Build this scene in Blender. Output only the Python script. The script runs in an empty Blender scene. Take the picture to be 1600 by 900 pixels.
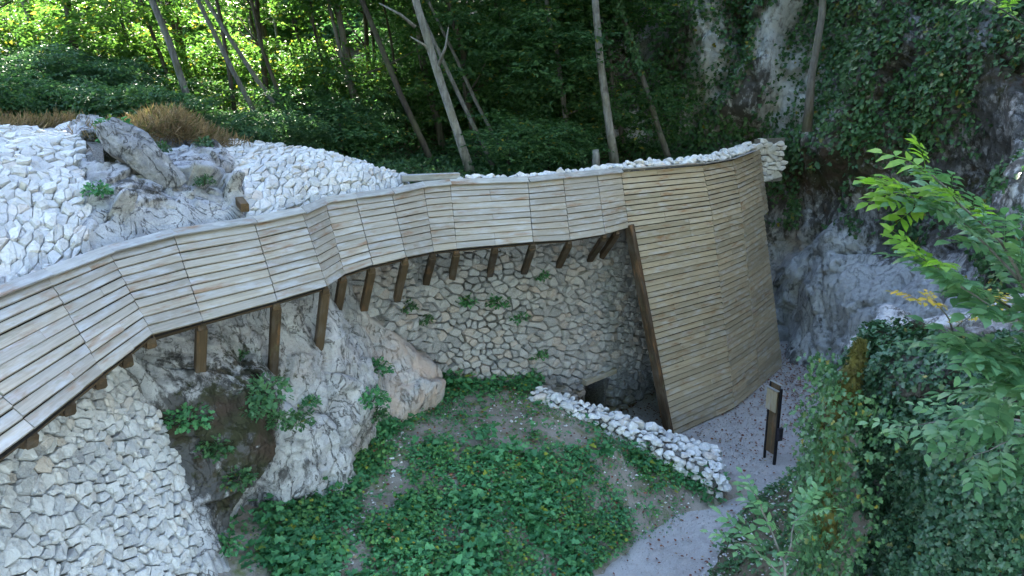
import bpy, math, random
import numpy as np
from mathutils import Vector, Matrix
R = math.radians
random.seed(7)
rng = np.random.default_rng(7)
sc = bpy.context.scene
COL = sc.collection

# ------------------------------------------------------------------ camera, sky, sun, exposure
CAM = Vector((0, 0, 8.7))
PITCH = 15.0
cam = bpy.data.cameras.new('camera'); cam_o = bpy.data.objects.new('camera', cam); COL.objects.link(cam_o)
cam_o.location = CAM; cam_o.rotation_euler = (R(90 - PITCH), 0, 0)
cam.sensor_width = 36; cam.lens = 27.72; cam.clip_start = 0.1; cam.clip_end = 2000
sc.camera = cam_o

SUN_EL, SUN_AZ = 27.0, 24.0            # azimuth: degrees to the left of +Y (behind the wood)
sun_dir = Vector((-math.sin(R(SUN_AZ)) * math.cos(R(SUN_EL)), math.cos(R(SUN_AZ)) * math.cos(R(SUN_EL)), math.sin(R(SUN_EL))))
world = bpy.data.worlds.new('World'); sc.world = world; world.use_nodes = True
wn = world.node_tree.nodes; wl = world.node_tree.links
bg = wn['Background']; sky = wn.new('ShaderNodeTexSky'); sky.sky_type = 'NISHITA'; sky.sun_disc = False
sky.sun_elevation = R(SUN_EL); sky.sun_rotation = R(-SUN_AZ); sky.air_density = 1.0; sky.dust_density = 1.2
wl.new(sky.outputs[0], bg.inputs[0]); bg.inputs[1].default_value = 0.15
sun = bpy.data.lights.new('sun', 'SUN'); sun.energy = 4.5; sun.angle = R(0.5); sun.color = (1, .93, .8)
sun_o = bpy.data.objects.new('sun', sun); COL.objects.link(sun_o)
sun_o.rotation_euler = sun_dir.to_track_quat('Z', 'Y').to_euler(); sun_o.location = (-20, 40, 40)
sc.view_settings.view_transform = 'Standard'; sc.view_settings.look = 'None'
sc.view_settings.exposure = 3.48; sc.view_settings.gamma = 1.0; sc.view_settings.use_curve_mapping = False
sc.render.engine = 'CYCLES'
sc.cycles.use_denoising = True
sc.cycles.max_bounces = 5; sc.cycles.diffuse_bounces = 2; sc.cycles.transmission_bounces = 4
sc.cycles.caustics_reflective = False; sc.cycles.caustics_refractive = False

# ------------------------------------------------------------------ numpy noise
def _h(ix, iy, iz, s=0):
    n = (ix.astype(np.int64) * 374761393 + iy.astype(np.int64) * 668265263 + iz.astype(np.int64) * 2147483647 + s * 974634541) & 0xFFFFFFFF
    n = ((n ^ (n >> 13)) * 1274126177) & 0xFFFFFFFF
    n = (n ^ (n >> 16)) & 0xFFFFFFFF
    n = (n * 2246822519) & 0xFFFFFFFF
    return ((n ^ (n >> 15)) & 0xFFFFFF) / 16777216.0
def vnoise(p, s=0):
    i = np.floor(p); f = p - i; f = f * f * (3 - 2 * f); i = i.astype(np.int64)
    x, y, z = i[:, 0], i[:, 1], i[:, 2]; r = 0
    for dx in (0, 1):
        for dy in (0, 1):
            for dz in (0, 1):
                w = (f[:, 0] if dx else 1 - f[:, 0]) * (f[:, 1] if dy else 1 - f[:, 1]) * (f[:, 2] if dz else 1 - f[:, 2])
                r = r + w * _h(x + dx, y + dy, z + dz, s)
    return r * 2 - 1
def fbm(p, scale=1.0, octv=4, s=0, gain=.5):
    a = 1.0; r = 0; q = p / scale
    for k in range(octv):
        r = r + a * vnoise(q, s + k); a *= gain; q = q * 2.03 + 17.1
    return r
def worley(p, s=0):
    """F1, F2, an id value, and a tilted facet height for the nearest cell"""
    i = np.floor(p).astype(np.int64); f1 = np.full(len(p), 9.); f2 = np.full(len(p), 9.); cid = np.zeros(len(p)); fac = np.zeros(len(p))
    for dx in (-1, 0, 1):
        for dy in (-1, 0, 1):
            for dz in (-1, 0, 1):
                c = i + np.array([dx, dy, dz])
                q = np.stack([c[:, k] + _h(c[:, 0], c[:, 1], c[:, 2], s + 5 + k) for k in range(3)], 1)
                rel = p - q; d = np.sqrt((rel ** 2).sum(1)); idv = _h(c[:, 0], c[:, 1], c[:, 2], s + 11)
                tl = sum(rel[:, k] * (_h(c[:, 0], c[:, 1], c[:, 2], s + 15 + k) - .5) for k in range(3))
                near = d < f1
                f2 = np.where(near, f1, np.minimum(f2, d)); cid = np.where(near, idv, cid); fac = np.where(near, tl, fac); f1 = np.where(near, d, f1)
    return f1, f2, cid, fac
def sst(a, b, x):
    t = np.clip((np.asarray(x, float) - a) / (b - a), 0, 1); return t * t * (3 - 2 * t)
def rocky(p, big=1.0, crack=.10, seed=0):
    """fractured limestone relief in metres: tilted facets at three sizes, open joints between them"""
    q = p + .16 * big * np.stack([fbm(p, .9 * big, 3, seed + 20), fbm(p, .9 * big, 3, seed + 30), fbm(p, .9 * big, 3, seed + 40)], 1)
    f1, f2, c, t1 = worley(q * np.array([1.0, 1.0, .62]) / (1.25 * big), seed)
    g1, g2, e, t2 = worley(q * np.array([1.1, 1.1, .75]) / (.50 * big), seed + 3)
    h1, h2, o, t3 = worley(q * np.array([1.0, 1.0, .8]) / (.19 * big), seed + 6)
    d = .16 * big * fbm(p, 1.6 * big, 2, seed) + big * (.34 * (c - .5) + .55 * t1 + .12 * (e - .5) + .26 * t2 + .025 * (o - .5) + .075 * t3) + .012 * fbm(p, .12, 3, seed + 9)
    d -= crack * (1.1 * np.exp(-(f2 - f1) / .035) + .55 * np.exp(-(g2 - g1) / .04) * (e > .35))
    return d

# ------------------------------------------------------------------ mesh helpers
def np_mesh(name, V, F, smooth=False):
    V = np.asarray(V, np.float32); F = np.asarray(F, np.int32); k = F.shape[1]
    me = bpy.data.meshes.new(name)
    me.vertices.add(len(V)); me.vertices.foreach_set('co', V.ravel())
    me.loops.add(F.size); me.loops.foreach_set('vertex_index', F.ravel())
    me.polygons.add(len(F)); me.polygons.foreach_set('loop_start', np.arange(0, F.size, k, dtype=np.int32))
    me.polygons.foreach_set('use_smooth', np.full(len(F), smooth))
    me.update(calc_edges=True); me.validate(); return me
def py_mesh(name, V, F, smooth=False):
    me = bpy.data.meshes.new(name); me.from_pydata([tuple(v) for v in V], [], F)
    if smooth: me.polygons.foreach_set('use_smooth', [True] * len(me.polygons))
    me.update(); return me
def link(name, me, mat, parent=None, loc=None, mtx=None):
    o = bpy.data.objects.new(name, me); COL.objects.link(o)
    if mat is not None and me is not None and not me.materials: me.materials.append(mat)
    if mtx is not None: o.matrix_basis = mtx
    elif loc is not None: o.location = loc
    if parent: o.parent = parent
    return o
def tag(o, label=None, cat=None, group=None, kind=None):
    if label: o['label'] = label
    if cat: o['category'] = cat
    if group: o['group'] = group
    if kind: o['kind'] = kind
    return o
def thing(name, loc, label, cat, group=None):
    o = bpy.data.objects.new(name, None); COL.objects.link(o); o.location = loc; o.empty_display_size = .2
    return tag(o, label, cat, group)
def attr(me, name, vals):
    a = me.attributes.new(name, 'FLOAT', 'POINT'); a.data.foreach_set('value', np.asarray(vals, np.float32).ravel())
def grid_faces(ny, nx, keep=None):
    i = np.arange(ny * nx).reshape(ny, nx)
    F = np.stack([i[:-1, :-1], i[:-1, 1:], i[1:, 1:], i[1:, :-1]], -1).reshape(-1, 4)
    if keep is not None:
        k = keep.reshape(-1); F = F[k[F].all(1)]
    return F
def frame_from(x, z):
    x = x.normalized(); z = (z - x * z.dot(x)).normalized(); y = z.cross(x)
    m = Matrix.Identity(4); m.col[0][:3] = x; m.col[1][:3] = y; m.col[2][:3] = z; return m
def beam(name, p0, p1, w, h, up, mat, parent, bev=.012):
    """a squared timber from p0 to p1; local X runs along the grain"""
    p0, p1 = Vector(p0), Vector(p1); d = p1 - p0; L = d.length
    m = frame_from(d, Vector(up)); m.translation = p0
    V = []; a, b = w / 2, h / 2; c = min(bev, a * .4, b * .4)
    prof = [(-a + c, -b), (a - c, -b), (a, -b + c), (a, b - c), (a - c, b), (-a + c, b), (-a, b - c), (-a, -b + c)]
    for x in (0, L): V += [(x, y, z) for y, z in prof]
    F = [[i, (i + 1) % 8, 8 + (i + 1) % 8, 8 + i] for i in range(8)] + [list(range(7, -1, -1)), list(range(8, 16))]
    me = py_mesh(name, V, F)
    if parent is not None: m = Matrix.Translation(-parent.location) @ m
    return link(name, me, mat, parent, mtx=m)
def tube(pts, rad, sides=8, cap=True):
    pts = [Vector(p) for p in pts]; V = []; F = []; n = len(pts)
    ref = Vector((1, .13, .07))
    for i, p in enumerate(pts):
        d = (pts[min(i + 1, n - 1)] - pts[max(i - 1, 0)]).normalized()
        a = d.cross(ref).normalized(); b = d.cross(a)
        for k in range(sides):
            t = 2 * math.pi * k / sides
            V.append(p + (a * math.cos(t) + b * math.sin(t)) * rad[i])
    for i in range(n - 1):
        for k in range(sides):
            F.append([i * sides + k, i * sides + (k + 1) % sides, (i + 1) * sides + (k + 1) % sides, (i + 1) * sides + k])
    if cap:
        F.append(list(range(sides - 1, -1, -1))); F.append([(n - 1) * sides + k for k in range(sides)])
    return V, F
def join_tubes(list_vf):
    V = []; F = []
    for v, f in list_vf:
        o = len(V); V += v; F += [[i + o for i in q] for q in f]
    return V, F
def unit(a): return a / np.maximum(np.linalg.norm(a, axis=1, keepdims=True), 1e-9)
def leaf_arrays(c, ax, nrm, ln, wd, shape='diamond'):
    """leaf blades: c base points, ax along the blade, nrm the upper side"""
    n = len(c); ax = unit(ax); sd = unit(np.cross(ax, nrm)); up = np.cross(sd, ax)
    ln = np.broadcast_to(np.asarray(ln, float), (n,))[:, None]; wd = np.broadcast_to(np.asarray(wd, float), (n,))[:, None]
    if shape == 'diamond':
        P = [c, c + ax * ln * .45 + sd * wd * .5 + up * wd * .18, c + ax * ln - up * ln * .10, c + ax * ln * .45 - sd * wd * .5 + up * wd * .18]
        V = np.stack(P, 1).reshape(-1, 3); b = np.arange(n)[:, None] * 4
        return V, np.concatenate([b + [0, 1, 2], b + [0, 2, 3]], 0)
    if shape == 'oval':
        P = [c, c + ax * ln * .28 + sd * wd * .42 + up * wd * .12, c + ax * ln * .62 + sd * wd * .44 + up * wd * .10, c + ax * ln - up * ln * .12,
             c + ax * ln * .62 - sd * wd * .44 + up * wd * .10, c + ax * ln * .28 - sd * wd * .42 + up * wd * .12]
        V = np.stack(P, 1).reshape(-1, 3); b = np.arange(n)[:, None] * 6
        return V, np.concatenate([b + [0, 1, 5], b + [1, 2, 5], b + [2, 4, 5], b + [2, 3, 4]], 0)
    if shape == 'lobed':                       # ivy, wild geranium and the like
        P = [c, c + ax * ln * .12 + sd * wd * .52 + up * wd * .1, c + ax * ln * .45 + sd * wd * .22, c + ax * ln * .62 + sd * wd * .40 + up * wd * .05, c + ax * ln - up * ln * .08,
             c + ax * ln * .62 - sd * wd * .40 + up * wd * .05, c + ax * ln * .45 - sd * wd * .22, c + ax * ln * .12 - sd * wd * .52 + up * wd * .1]
        V = np.stack(P, 1).reshape(-1, 3); b = np.arange(n)[:, None] * 8
        return V, np.concatenate([b + [0, 1, 2], b + [0, 2, 6], b + [0, 6, 7], b + [2, 3, 4], b + [2, 4, 6], b + [6, 4, 5]], 0)
def rand_dirs(n, zmin=-1, zmax=1):
    z = rng.uniform(zmin, zmax, n); a = rng.uniform(0, 2 * math.pi, n); r = np.sqrt(np.maximum(0, 1 - z * z))
    return np.stack([r * np.cos(a), r * np.sin(a), z], 1)

# ------------------------------------------------------------------ materials
class N:
    def __init__(self, name):
        self.m = bpy.data.materials.new(name); self.m.use_nodes = True
        self.t = self.m.node_tree; self.b = self.t.nodes['Principled BSDF']; self.out = self.t.nodes['Material Output']
        self.b.inputs['Specular IOR Level'].default_value = .25
    def n(self, ty, **kw):
        x = self.t.nodes.new(ty)
        for k, v in kw.items(): setattr(x, k, v)
        return x
    def l(self, a, b): self.t.links.new(a, b)
    def val(self, x, i):
        if hasattr(x, 'links'): return self.l(x, i)
        if isinstance(x, (tuple, list)) and len(x) == 3 and i.type == 'RGBA': x = (*x, 1)
        i.default_value = x
    def obj(self): return self.n('ShaderNodeTexCoord').outputs['Object']
    def pos(self): return self.n('ShaderNodeNewGeometry').outputs['Position']
    def mapping(self, v, scale=(1, 1, 1), rot=(0, 0, 0)):
        x = self.n('ShaderNodeMapping'); self.l(v, x.inputs[0]); x.inputs['Scale'].default_value = scale; x.inputs['Rotation'].default_value = rot; return x.outputs[0]
    def noise(self, v, scale, detail=4, rough=.55, dist=0):
        x = self.n('ShaderNodeTexNoise'); self.l(v, x.inputs['Vector']); x.inputs['Scale'].default_value = scale
        x.inputs['Detail'].default_value = detail; x.inputs['Roughness'].default_value = rough; x.inputs['Distortion'].default_value = dist; return x.outputs['Fac']
    def vor(self, v, scale, feature='F1'):
        x = self.n('ShaderNodeTexVoronoi', feature=feature); self.l(v, x.inputs['Vector']); x.inputs['Scale'].default_value = scale; return x
    def rng(self, v, a, b, c=0.0, d=1.0):
        x = self.n('ShaderNodeMapRange'); self.l(v, x.inputs[0])
        for i, q in enumerate((a, b, c, d)): x.inputs[i + 1].default_value = q
        return x.outputs[0]
    def mix(self, f, a, b, mode='MIX'):
        x = self.n('ShaderNodeMix', data_type='RGBA', blend_type=mode); self.val(f, x.inputs[0]); self.val(a, x.inputs[6]); self.val(b, x.inputs[7]); return x.outputs[2]
    def math(self, op, a, b=0.0):
        x = self.n('ShaderNodeMath', operation=op); self.val(a, x.inputs[0]); self.val(b, x.inputs[1]); return x.outputs[0]
    def attr(self, name): return self.n('ShaderNodeAttribute', attribute_name=name).outputs['Fac']
    def rand(self):
        """one number per object and per loose piece"""
        a = self.n('ShaderNodeObjectInfo').outputs['Random']; b = self.n('ShaderNodeNewGeometry').outputs['Random Per Island']
        return self.math('FRACT', self.math('ADD', a, b))
    def ramp(self, f, stops):
        x = self.n('ShaderNodeValToRGB'); self.l(f, x.inputs[0]); e = x.color_ramp.elements
        while len(e) < len(stops): e.new(.5)
        for k, (p, c) in enumerate(stops): e[k].position = p; e[k].color = (*c, 1)
        return x.outputs[0]
    def bump(self, h, strength=.4, dist=.02):
        x = self.n('ShaderNodeBump'); self.l(h, x.inputs['Height']); x.inputs['Strength'].default_value = strength; x.inputs['Distance'].default_value = dist
        self.l(x.outputs[0], self.b.inputs['Normal'])
    def done(self, color, rough=.9):
        self.val(color, self.b.inputs['Base Color']); self.val(rough, self.b.inputs['Roughness']); return self.m

def stone_mat(name, pale=(.585, .57, .555), warm=(.53, .44, .36), grey=(.33, .325, .33), wamt=.22):
    k = N(name); p = k.pos(); r = k.rand()
    base = k.ramp(r, [(0, grey), (.2, tuple(.5 * (a + b) for a, b in zip(grey, pale))), (.55, pale), (1 - wamt * .6, pale), (1, warm)])
    st = k.noise(p, 5.5, 5, .6); base = k.mix(k.rng(st, .56, .78, 0, .8), base, warm)
    li = k.noise(p, 14, 5, .65); base = k.mix(k.rng(li, .52, .75, 0, .75), base, (.19, .19, .195))
    sp = k.noise(p, 60, 3, .6); base = k.mix(k.rng(sp, .35, .75, 0, .5), base, (.68, .67, .66))
    k.bump(k.math('ADD', k.noise(p, 26, 6, .65), k.math('MULTIPLY', k.noise(p, 9, 3), .8)), .8, .035)
    return k.done(base, .92)
def rock_mat(name, pale=(.45, .45, .47), dark=(.20, .20, .215), warm=(.47, .37, .30), scale=1.0):
    """limestone: attributes moss, dark and warm carry the growth, the black lichen and the ochre stain"""
    k = N(name); p = k.pos()
    f = k.noise(p, 1.6 * scale, 8, .62, .4); g = k.noise(p, 9 * scale, 6, .65)
    col = k.mix(k.rng(f, .34, .66), dark, pale); col = k.mix(k.rng(g, .48, .70, 0, .6), col, (.56, .56, .57))
    rd = k.math('ABSOLUTE', k.math('SUBTRACT', k.noise(k.mapping(p, (1, 1, .55)), 2.6 * scale, 6, .6, .8), .5)); cr = k.rng(rd, 0, .016, 1, 0); col = k.mix(k.math('MULTIPLY', cr, .8), col, (.045, .042, .04))
    col = k.mix(k.rng(k.noise(p, 34 * scale, 5, .75), .52, .66, 0, .45), col, (.12, .12, .125))
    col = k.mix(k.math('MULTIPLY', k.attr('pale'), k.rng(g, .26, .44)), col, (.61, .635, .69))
    w = k.math('MULTIPLY', k.attr('warm'), k.rng(k.noise(p, 2.4, 5), .35, .6)); col = k.mix(w, col, warm)
    lich = k.noise(k.mapping(p, (1, 1, .45)), 6 * scale, 7, .7)
    d = k.math('MULTIPLY', k.rng(k.math('ADD', lich, k.math('MULTIPLY', k.attr('dark'), .42)), .60, .74), .9); col = k.mix(d, col, (.055, .052, .05))
    mf = k.noise(p, 5 * scale, 7, .7); mm = k.math('MULTIPLY', k.rng(k.math('ADD', mf, k.math('MULTIPLY', k.attr('moss'), .34)), .68, .78), .92)
    mcol = k.mix(k.noise(p, 30, 4), (.022, .026, .012), (.062, .060, .026)); mcol = k.mix(k.rng(k.noise(p, 1.9, 3), .45, .62), mcol, (.055, .036, .024))
    col = k.mix(mm, col, mcol)
    h = k.math('ADD', k.noise(p, 11, 8, .7), k.math('MULTIPLY', k.noise(p, 45, 4, .7), .4)); h = k.math('SUBTRACT', h, k.math('MULTIPLY', cr, .6))
    k.bump(h, .9, .06); return k.done(col, .93)
def wood_mat(name, a, b, c, grey=.5):
    """weathered boards: grain runs along local X"""
    k = N(name); o = k.obj(); r = k.rand()
    off = k.n('ShaderNodeVectorMath', operation='ADD'); k.l(o, off.inputs[0])
    cx = k.n('ShaderNodeCombineXYZ')
    for i, s in enumerate((31.0, 17.0, 5.0)): k.l(k.math('MULTIPLY', r, s), cx.inputs[i])
    k.l(cx.outputs[0], off.inputs[1]); v = off.outputs[0]
    g = k.noise(k.mapping(v, (1.2, 38, 38)), 1.0, 5, .6, .6); g2 = k.noise(k.mapping(v, (3, 120, 120)), 1.0, 3, .6)
    base = k.ramp(r, [(0, a), (.35, b), (.7, tuple(.5 * (x + y) for x, y in zip(a, c))), (1, c)])
    base = k.mix(k.rng(g, .40, .72, 0, .46), base, tuple(x * .45 for x in b))
    base = k.mix(k.rng(g2, .5, .75, 0, .35), base, tuple(min(1, x * 1.35) for x in a))
    bl = k.noise(k.mapping(v, (1.1, 5, 5)), 1.3, 5, .65); base = k.mix(k.rng(bl, .54, .70, 0, .75), base, (.23, .12, .055))
    gl = k.noise(k.mapping(v, (.9, 3, 3)), 2.1, 4, .6); base = k.mix(k.rng(gl, .50, .72, 0, grey), base, (.47, .475, .49))
    al = k.noise(k.mapping(v, (2.2, 7, 7)), 1.0, 5, .7); base = k.mix(k.rng(al, .58, .75, 0, .55), base, (.15, .155, .09))
    k.bump(k.math('ADD', g, k.math('MULTIPLY', g2, .6)), .5, .01)
    return k.done(base, .82)
def leaf_mat(name, dark, mid, light, yellow=None, ya=.0, trans=.45, rough=.55):
    k = N(name); r = k.rand(); p = k.pos()
    col = k.ramp(r, [(0, dark), (.5, mid), (1, light)])
    cl = k.noise(p, .55, 3, .6); col = k.mix(k.rng(cl, .38, .66, 0, .55), col, dark)
    if yellow:
        y = k.math('FRACT', k.math('MULTIPLY', r, 37.17)); col = k.mix(k.rng(y, 1 - ya, 1 - ya + .02), col, yellow)
    k.val(col, k.b.inputs['Base Color']); k.b.inputs['Roughness'].default_value = rough; k.b.inputs['Specular IOR Level'].default_value = .35
    tr = k.n('ShaderNodeBsdfTranslucent'); k.l(k.mix(.5, col, k.mix(1.0, col, (1.25, 1.5, .6), 'MULTIPLY')), tr.inputs[0])
    mx = k.n('ShaderNodeMixShader'); mx.inputs[0].default_value = trans; k.l(k.b.outputs[0], mx.inputs[1]); k.l(tr.outputs[0], mx.inputs[2]); k.l(mx.outputs[0], k.out.inputs[0])
    return k.m
def bark_mat(name, a, b, moss=(.10, .11, .05), mamt=.3):
    k = N(name); o = k.obj(); g = k.noise(k.mapping(o, (9, 9, 1.6)), 1.4, 6, .65, .3); bl = k.noise(o, 3.2, 5, .65)
    col = k.mix(k.rng(g, .36, .64), b, a); col = k.mix(k.rng(bl, .52, .70, 0, .7), col, (.055, .05, .045)); col = k.mix(k.rng(k.noise(o, 1.1, 4), .5, .68, 0, mamt * 2), col, moss)
    k.bump(g, .7, .02); return k.done(col, .9)
def plain_mat(name, c, rough=.6, metal=0):
    k = N(name); p = k.pos(); col = k.mix(k.rng(k.noise(p, 18, 4), .35, .7), c, tuple(min(1, x * 1.5 + .01) for x in c)); k.b.inputs['Metallic'].default_value = metal; return k.done(col, rough)

M = {}
M['stone'] = stone_mat('pale_limestone')
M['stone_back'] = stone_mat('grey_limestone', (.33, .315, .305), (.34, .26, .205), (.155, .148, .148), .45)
M['stone_top'] = stone_mat('bleached_limestone', (.70, .69, .68), (.60, .51, .44), (.45, .445, .45), .18)
M['mortar'] = stone_mat('mortar', (.065, .058, .05), (.06, .048, .038), (.04, .036, .032), .3)  # joint colour, darkened further as painted occlusion between the stones
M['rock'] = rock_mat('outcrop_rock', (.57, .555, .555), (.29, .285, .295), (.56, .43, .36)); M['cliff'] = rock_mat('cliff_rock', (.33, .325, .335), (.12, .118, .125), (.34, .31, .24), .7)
M['wood_top'] = wood_mat('silvered_boards', (.355, .32, .27), (.305, .268, .215), (.385, .33, .25), .55)
M['wood_wall'] = wood_mat('tan_boards', (.38, .325, .235), (.30, .255, .18), (.42, .345, .235), .52)
M['beam'] = wood_mat('brown_beams', (.095, .063, .036), (.062, .041, .025), (.125, .084, .048), .10)
M['cap'] = wood_mat('grey_cap_boards', (.36, .36, .36), (.30, .30, .30), (.40, .39, .37), .9)
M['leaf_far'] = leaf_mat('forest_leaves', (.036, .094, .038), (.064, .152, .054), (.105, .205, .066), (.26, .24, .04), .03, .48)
M['leaf_lit'] = leaf_mat('sunlit_leaves', (.055, .135, .032), (.092, .195, .042), (.15, .25, .052), (.40, .34, .05), .06, .58)  # brighter, yellower copy standing in for sunlight on the left trees
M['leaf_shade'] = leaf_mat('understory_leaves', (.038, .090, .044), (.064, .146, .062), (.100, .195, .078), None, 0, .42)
M['ivy'] = leaf_mat('ivy_leaves', (.034, .090, .036), (.064, .155, .060), (.105, .21, .078), (.22, .19, .03), .03, .25, .38)
M['ivy_dark'] = leaf_mat('rock_ivy_leaves', (.020, .056, .032), (.040, .106, .056), (.072, .155, .074), (.18, .15, .03), .02, .2, .38)
M['weed'] = leaf_mat('weed_leaves', (.038, .145, .060), (.078, .255, .098), (.14, .34, .125), (.24, .27, .03), .03, .3)
M['elder'] = leaf_mat('sapling_leaves', (.065, .165, .078), (.11, .24, .112), (.165, .305, .14), None, 0, .42, .33)
M['spring'] = leaf_mat('young_leaves', (.13, .28, .03), (.19, .36, .045), (.26, .42, .06), None, 0, .5, .45)
M['moss_leaf'] = leaf_mat('moss_tufts', (.06, .058, .012), (.11, .10, .02), (.16, .14, .03), None, 0, .2, .8)
M['autumn'] = leaf_mat('yellowing_leaves', (.30, .25, .03), (.45, .33, .04), (.50, .30, .05), None, 0, .4)
M['dry'] = leaf_mat('dry_grass', (.20, .14, .085), (.32, .22, .135), (.44, .33, .21), (.13, .14, .05), .14, .3, .8)
M['litter'] = leaf_mat('fallen_leaves', (.10, .03, .02), (.16, .05, .03), (.24, .10, .05), (.30, .22, .12), .12, .1, .8)
M['bark'] = bark_mat('grey_bark', (.19, .185, .175), (.085, .08, .075)); M['bark_pale'] = bark_mat('pale_bark', (.30, .295, .28), (.14, .135, .125), (.2, .19, .1), .2)
M['bark_dark'] = bark_mat('dark_bark', (.085, .072, .06), (.035, .03, .026)); M['moss'] = bark_mat('mossy_bark', (.12, .105, .024), (.05, .045, .012), (.10, .095, .02), .4)
M['black'] = plain_mat('black_steel', (.012, .011, .014), .45, .4); M['grey_metal'] = plain_mat('grey_plaque', (.28, .28, .27), .4, .3)
M['shade_backing'] = plain_mat('gap_shade', (.016, .013, .011), .9)  # near-black colour standing in for shade in the board gaps
M['dark_box'] = plain_mat('dark_box', (.02, .018, .025), .5)

def ground_mat(name, a, b, c, peb=22.0, pale=(.60, .59, .6), pamt=.4):
    k = N(name); p = k.pos(); f = k.noise(p, 1.1, 6, .6); col = k.mix(k.rng(f, .35, .65), a, b); col = k.mix(k.rng(k.noise(p, 2.7, 5, .65), .52, .66), col, c)
    v = k.vor(p, peb); pv = k.rng(v.outputs['Distance'], .12, .35, 1, 0); sel = k.rng(k.noise(p, 6, 4, .7), .5, .62)
    col = k.mix(k.math('MULTIPLY', k.math('MULTIPLY', pv, sel), pamt), col, pale); col = k.mix(k.rng(k.noise(p, 70, 3), .4, .7, 0, .35), col, tuple(x * .5 for x in a))
    k.bump(k.math('ADD', k.noise(p, 35, 5, .7), k.math('MULTIPLY', pv, .6)), .7, .03); return k.done(col, .95)
M['gravel'] = ground_mat('gravel_path', (.40, .378, .37), (.47, .445, .435), (.34, .31, .30), 30, (.55, .53, .54), .5)
M['soil'] = ground_mat('bare_soil', (.25, .205, .165), (.34, .30, .26), (.15, .17, .075), 14, (.55, .53, .52), .45)
M['floor'] = ground_mat('forest_floor', (.07, .05, .035), (.10, .075, .045), (.04, .05, .02), 10, (.2, .15, .1), .3)
M['sky_blocker'] = ground_mat('sky_blocker_green', (.018, .030, .016), (.03, .045, .022), (.015, .022, .012), 4, (.05, .07, .03), .3)  # dark green for the added slope that blocks sky light
M['bank'] = ground_mat('weedy_bank', (.10, .085, .055), (.16, .13, .09), (.05, .075, .025), 14, (.45, .44, .42), .6)

# ------------------------------------------------------------------ the wall's plan: one curve the masonry and the timber follow
WP = np.array([(-5.6, 3.0), (-5.6, 5.0), (-5.55, 7), (-5.45, 8.8), (-5.35, 10.1), (-5.0, 11.3), (-4.15, 12.35), (-3.65, 13.3), (-3.5, 14.4), (-3.05, 14.95), (-2.45, 15.55),
               (-1.95, 16.6), (-1.4, 17.0), (.3, 17.5), (1.1, 18.15), (1.9, 18.8), (2.7, 19.7), (3.6, 20.9), (5.0, 22.4), (6.6, 24.6), (7.6, 26.3), (8.2, 27.5)])
def smooth_line(P, step=.1, it=40):
    d = np.r_[0, np.cumsum(np.linalg.norm(np.diff(P, axis=0), axis=1))]
    s = np.arange(0, d[-1], step); Q = np.stack([np.interp(s, d, P[:, k]) for k in range(P.shape[1])], 1)
    for _ in range(it): Q[1:-1] = .5 * Q[1:-1] + .25 * (Q[2:] + Q[:-2])
    d = np.r_[0, np.cumsum(np.linalg.norm(np.diff(Q, axis=0), axis=1))]; return Q, d
WQ, WD = smooth_line(WP)
WD = WD - 2.0                                   # u = 0 at (-5.6, 5)
_t = np.gradient(WQ, axis=0); _t /= np.linalg.norm(_t, axis=1, keepdims=True)
WN = np.stack([_t[:, 1], -_t[:, 0]], 1)         # outward normal in plan
ZT = 6.42
def batter(u): return np.interp(u, [0, 4, 7, 10.5, 13, 25], [.36, .33, .24, .10, .03, .02])
def wall_base(u, v):
    x = np.interp(u, WD, WQ[:, 0]); y = np.interp(u, WD, WQ[:, 1]); nx = np.interp(u, WD, WN[:, 0]); ny = np.interp(u, WD, WN[:, 1])
    o = batter(u) * v + .03 * fbm(np.stack([u, v, u * 0], 1), 1.3, 2, 77)
    return np.stack([x + nx * o, y + ny * o, ZT - v], 1), np.stack([nx, ny, batter(u)], 1)
def wall_surf(u, v):
    P, n = wall_base(u, v); return P, unit(n)
# the natural rock within the wall: how far it stands proud of the masonry
def rock_amount(u, v):
    left = np.interp(v, [0, 1, 2.2, 3.2, 4.2, 6], [4.2, 4.3, 4.7, 4.6, 3.9, 3.6]); right = np.interp(v, [0, 1, 2.1, 3.0, 3.6, 4.65, 6], [9.6, 9.9, 10.6, 11.6, 12.3, 13.5, 14.2])
    e = np.minimum(u - left, right - u); return e
def rock_wall(u, v):
    P, n = wall_base(u, v); n = unit(n); e = rock_amount(u, v)
    g = lambda a, b, su, sv: np.exp(-((u - a) / su) ** 2 - ((v - b) / sv) ** 2)
    e = e + .35 * fbm(np.stack([u, v, u * 0 + 3], 1), .8, 3, 5)
    amp = .85 * g(6.0, 2.6, 1.0, 1.0) - .45 * g(6.2, 4.3, 1.0, .7) + .45 * g(8.2, 3.4, 1.2, 1.4) + .65 * g(11.0, 3.9, 1.6, 1.0) - .3 * g(5.3, .9, 1.2, .8)
    amp = amp + rocky(P, .95, .11, 2) * (1 - .55 * g(11.2, 3.6, 1.5, 1.2))
    o = -.5 + .62 * sst(-.35, .25, e) + sst(0, .7, e) * amp
    o = np.minimum(o, .02 + .9 * sst(.5, 2.4, v))
    return P + n * o[:, None], n

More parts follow.
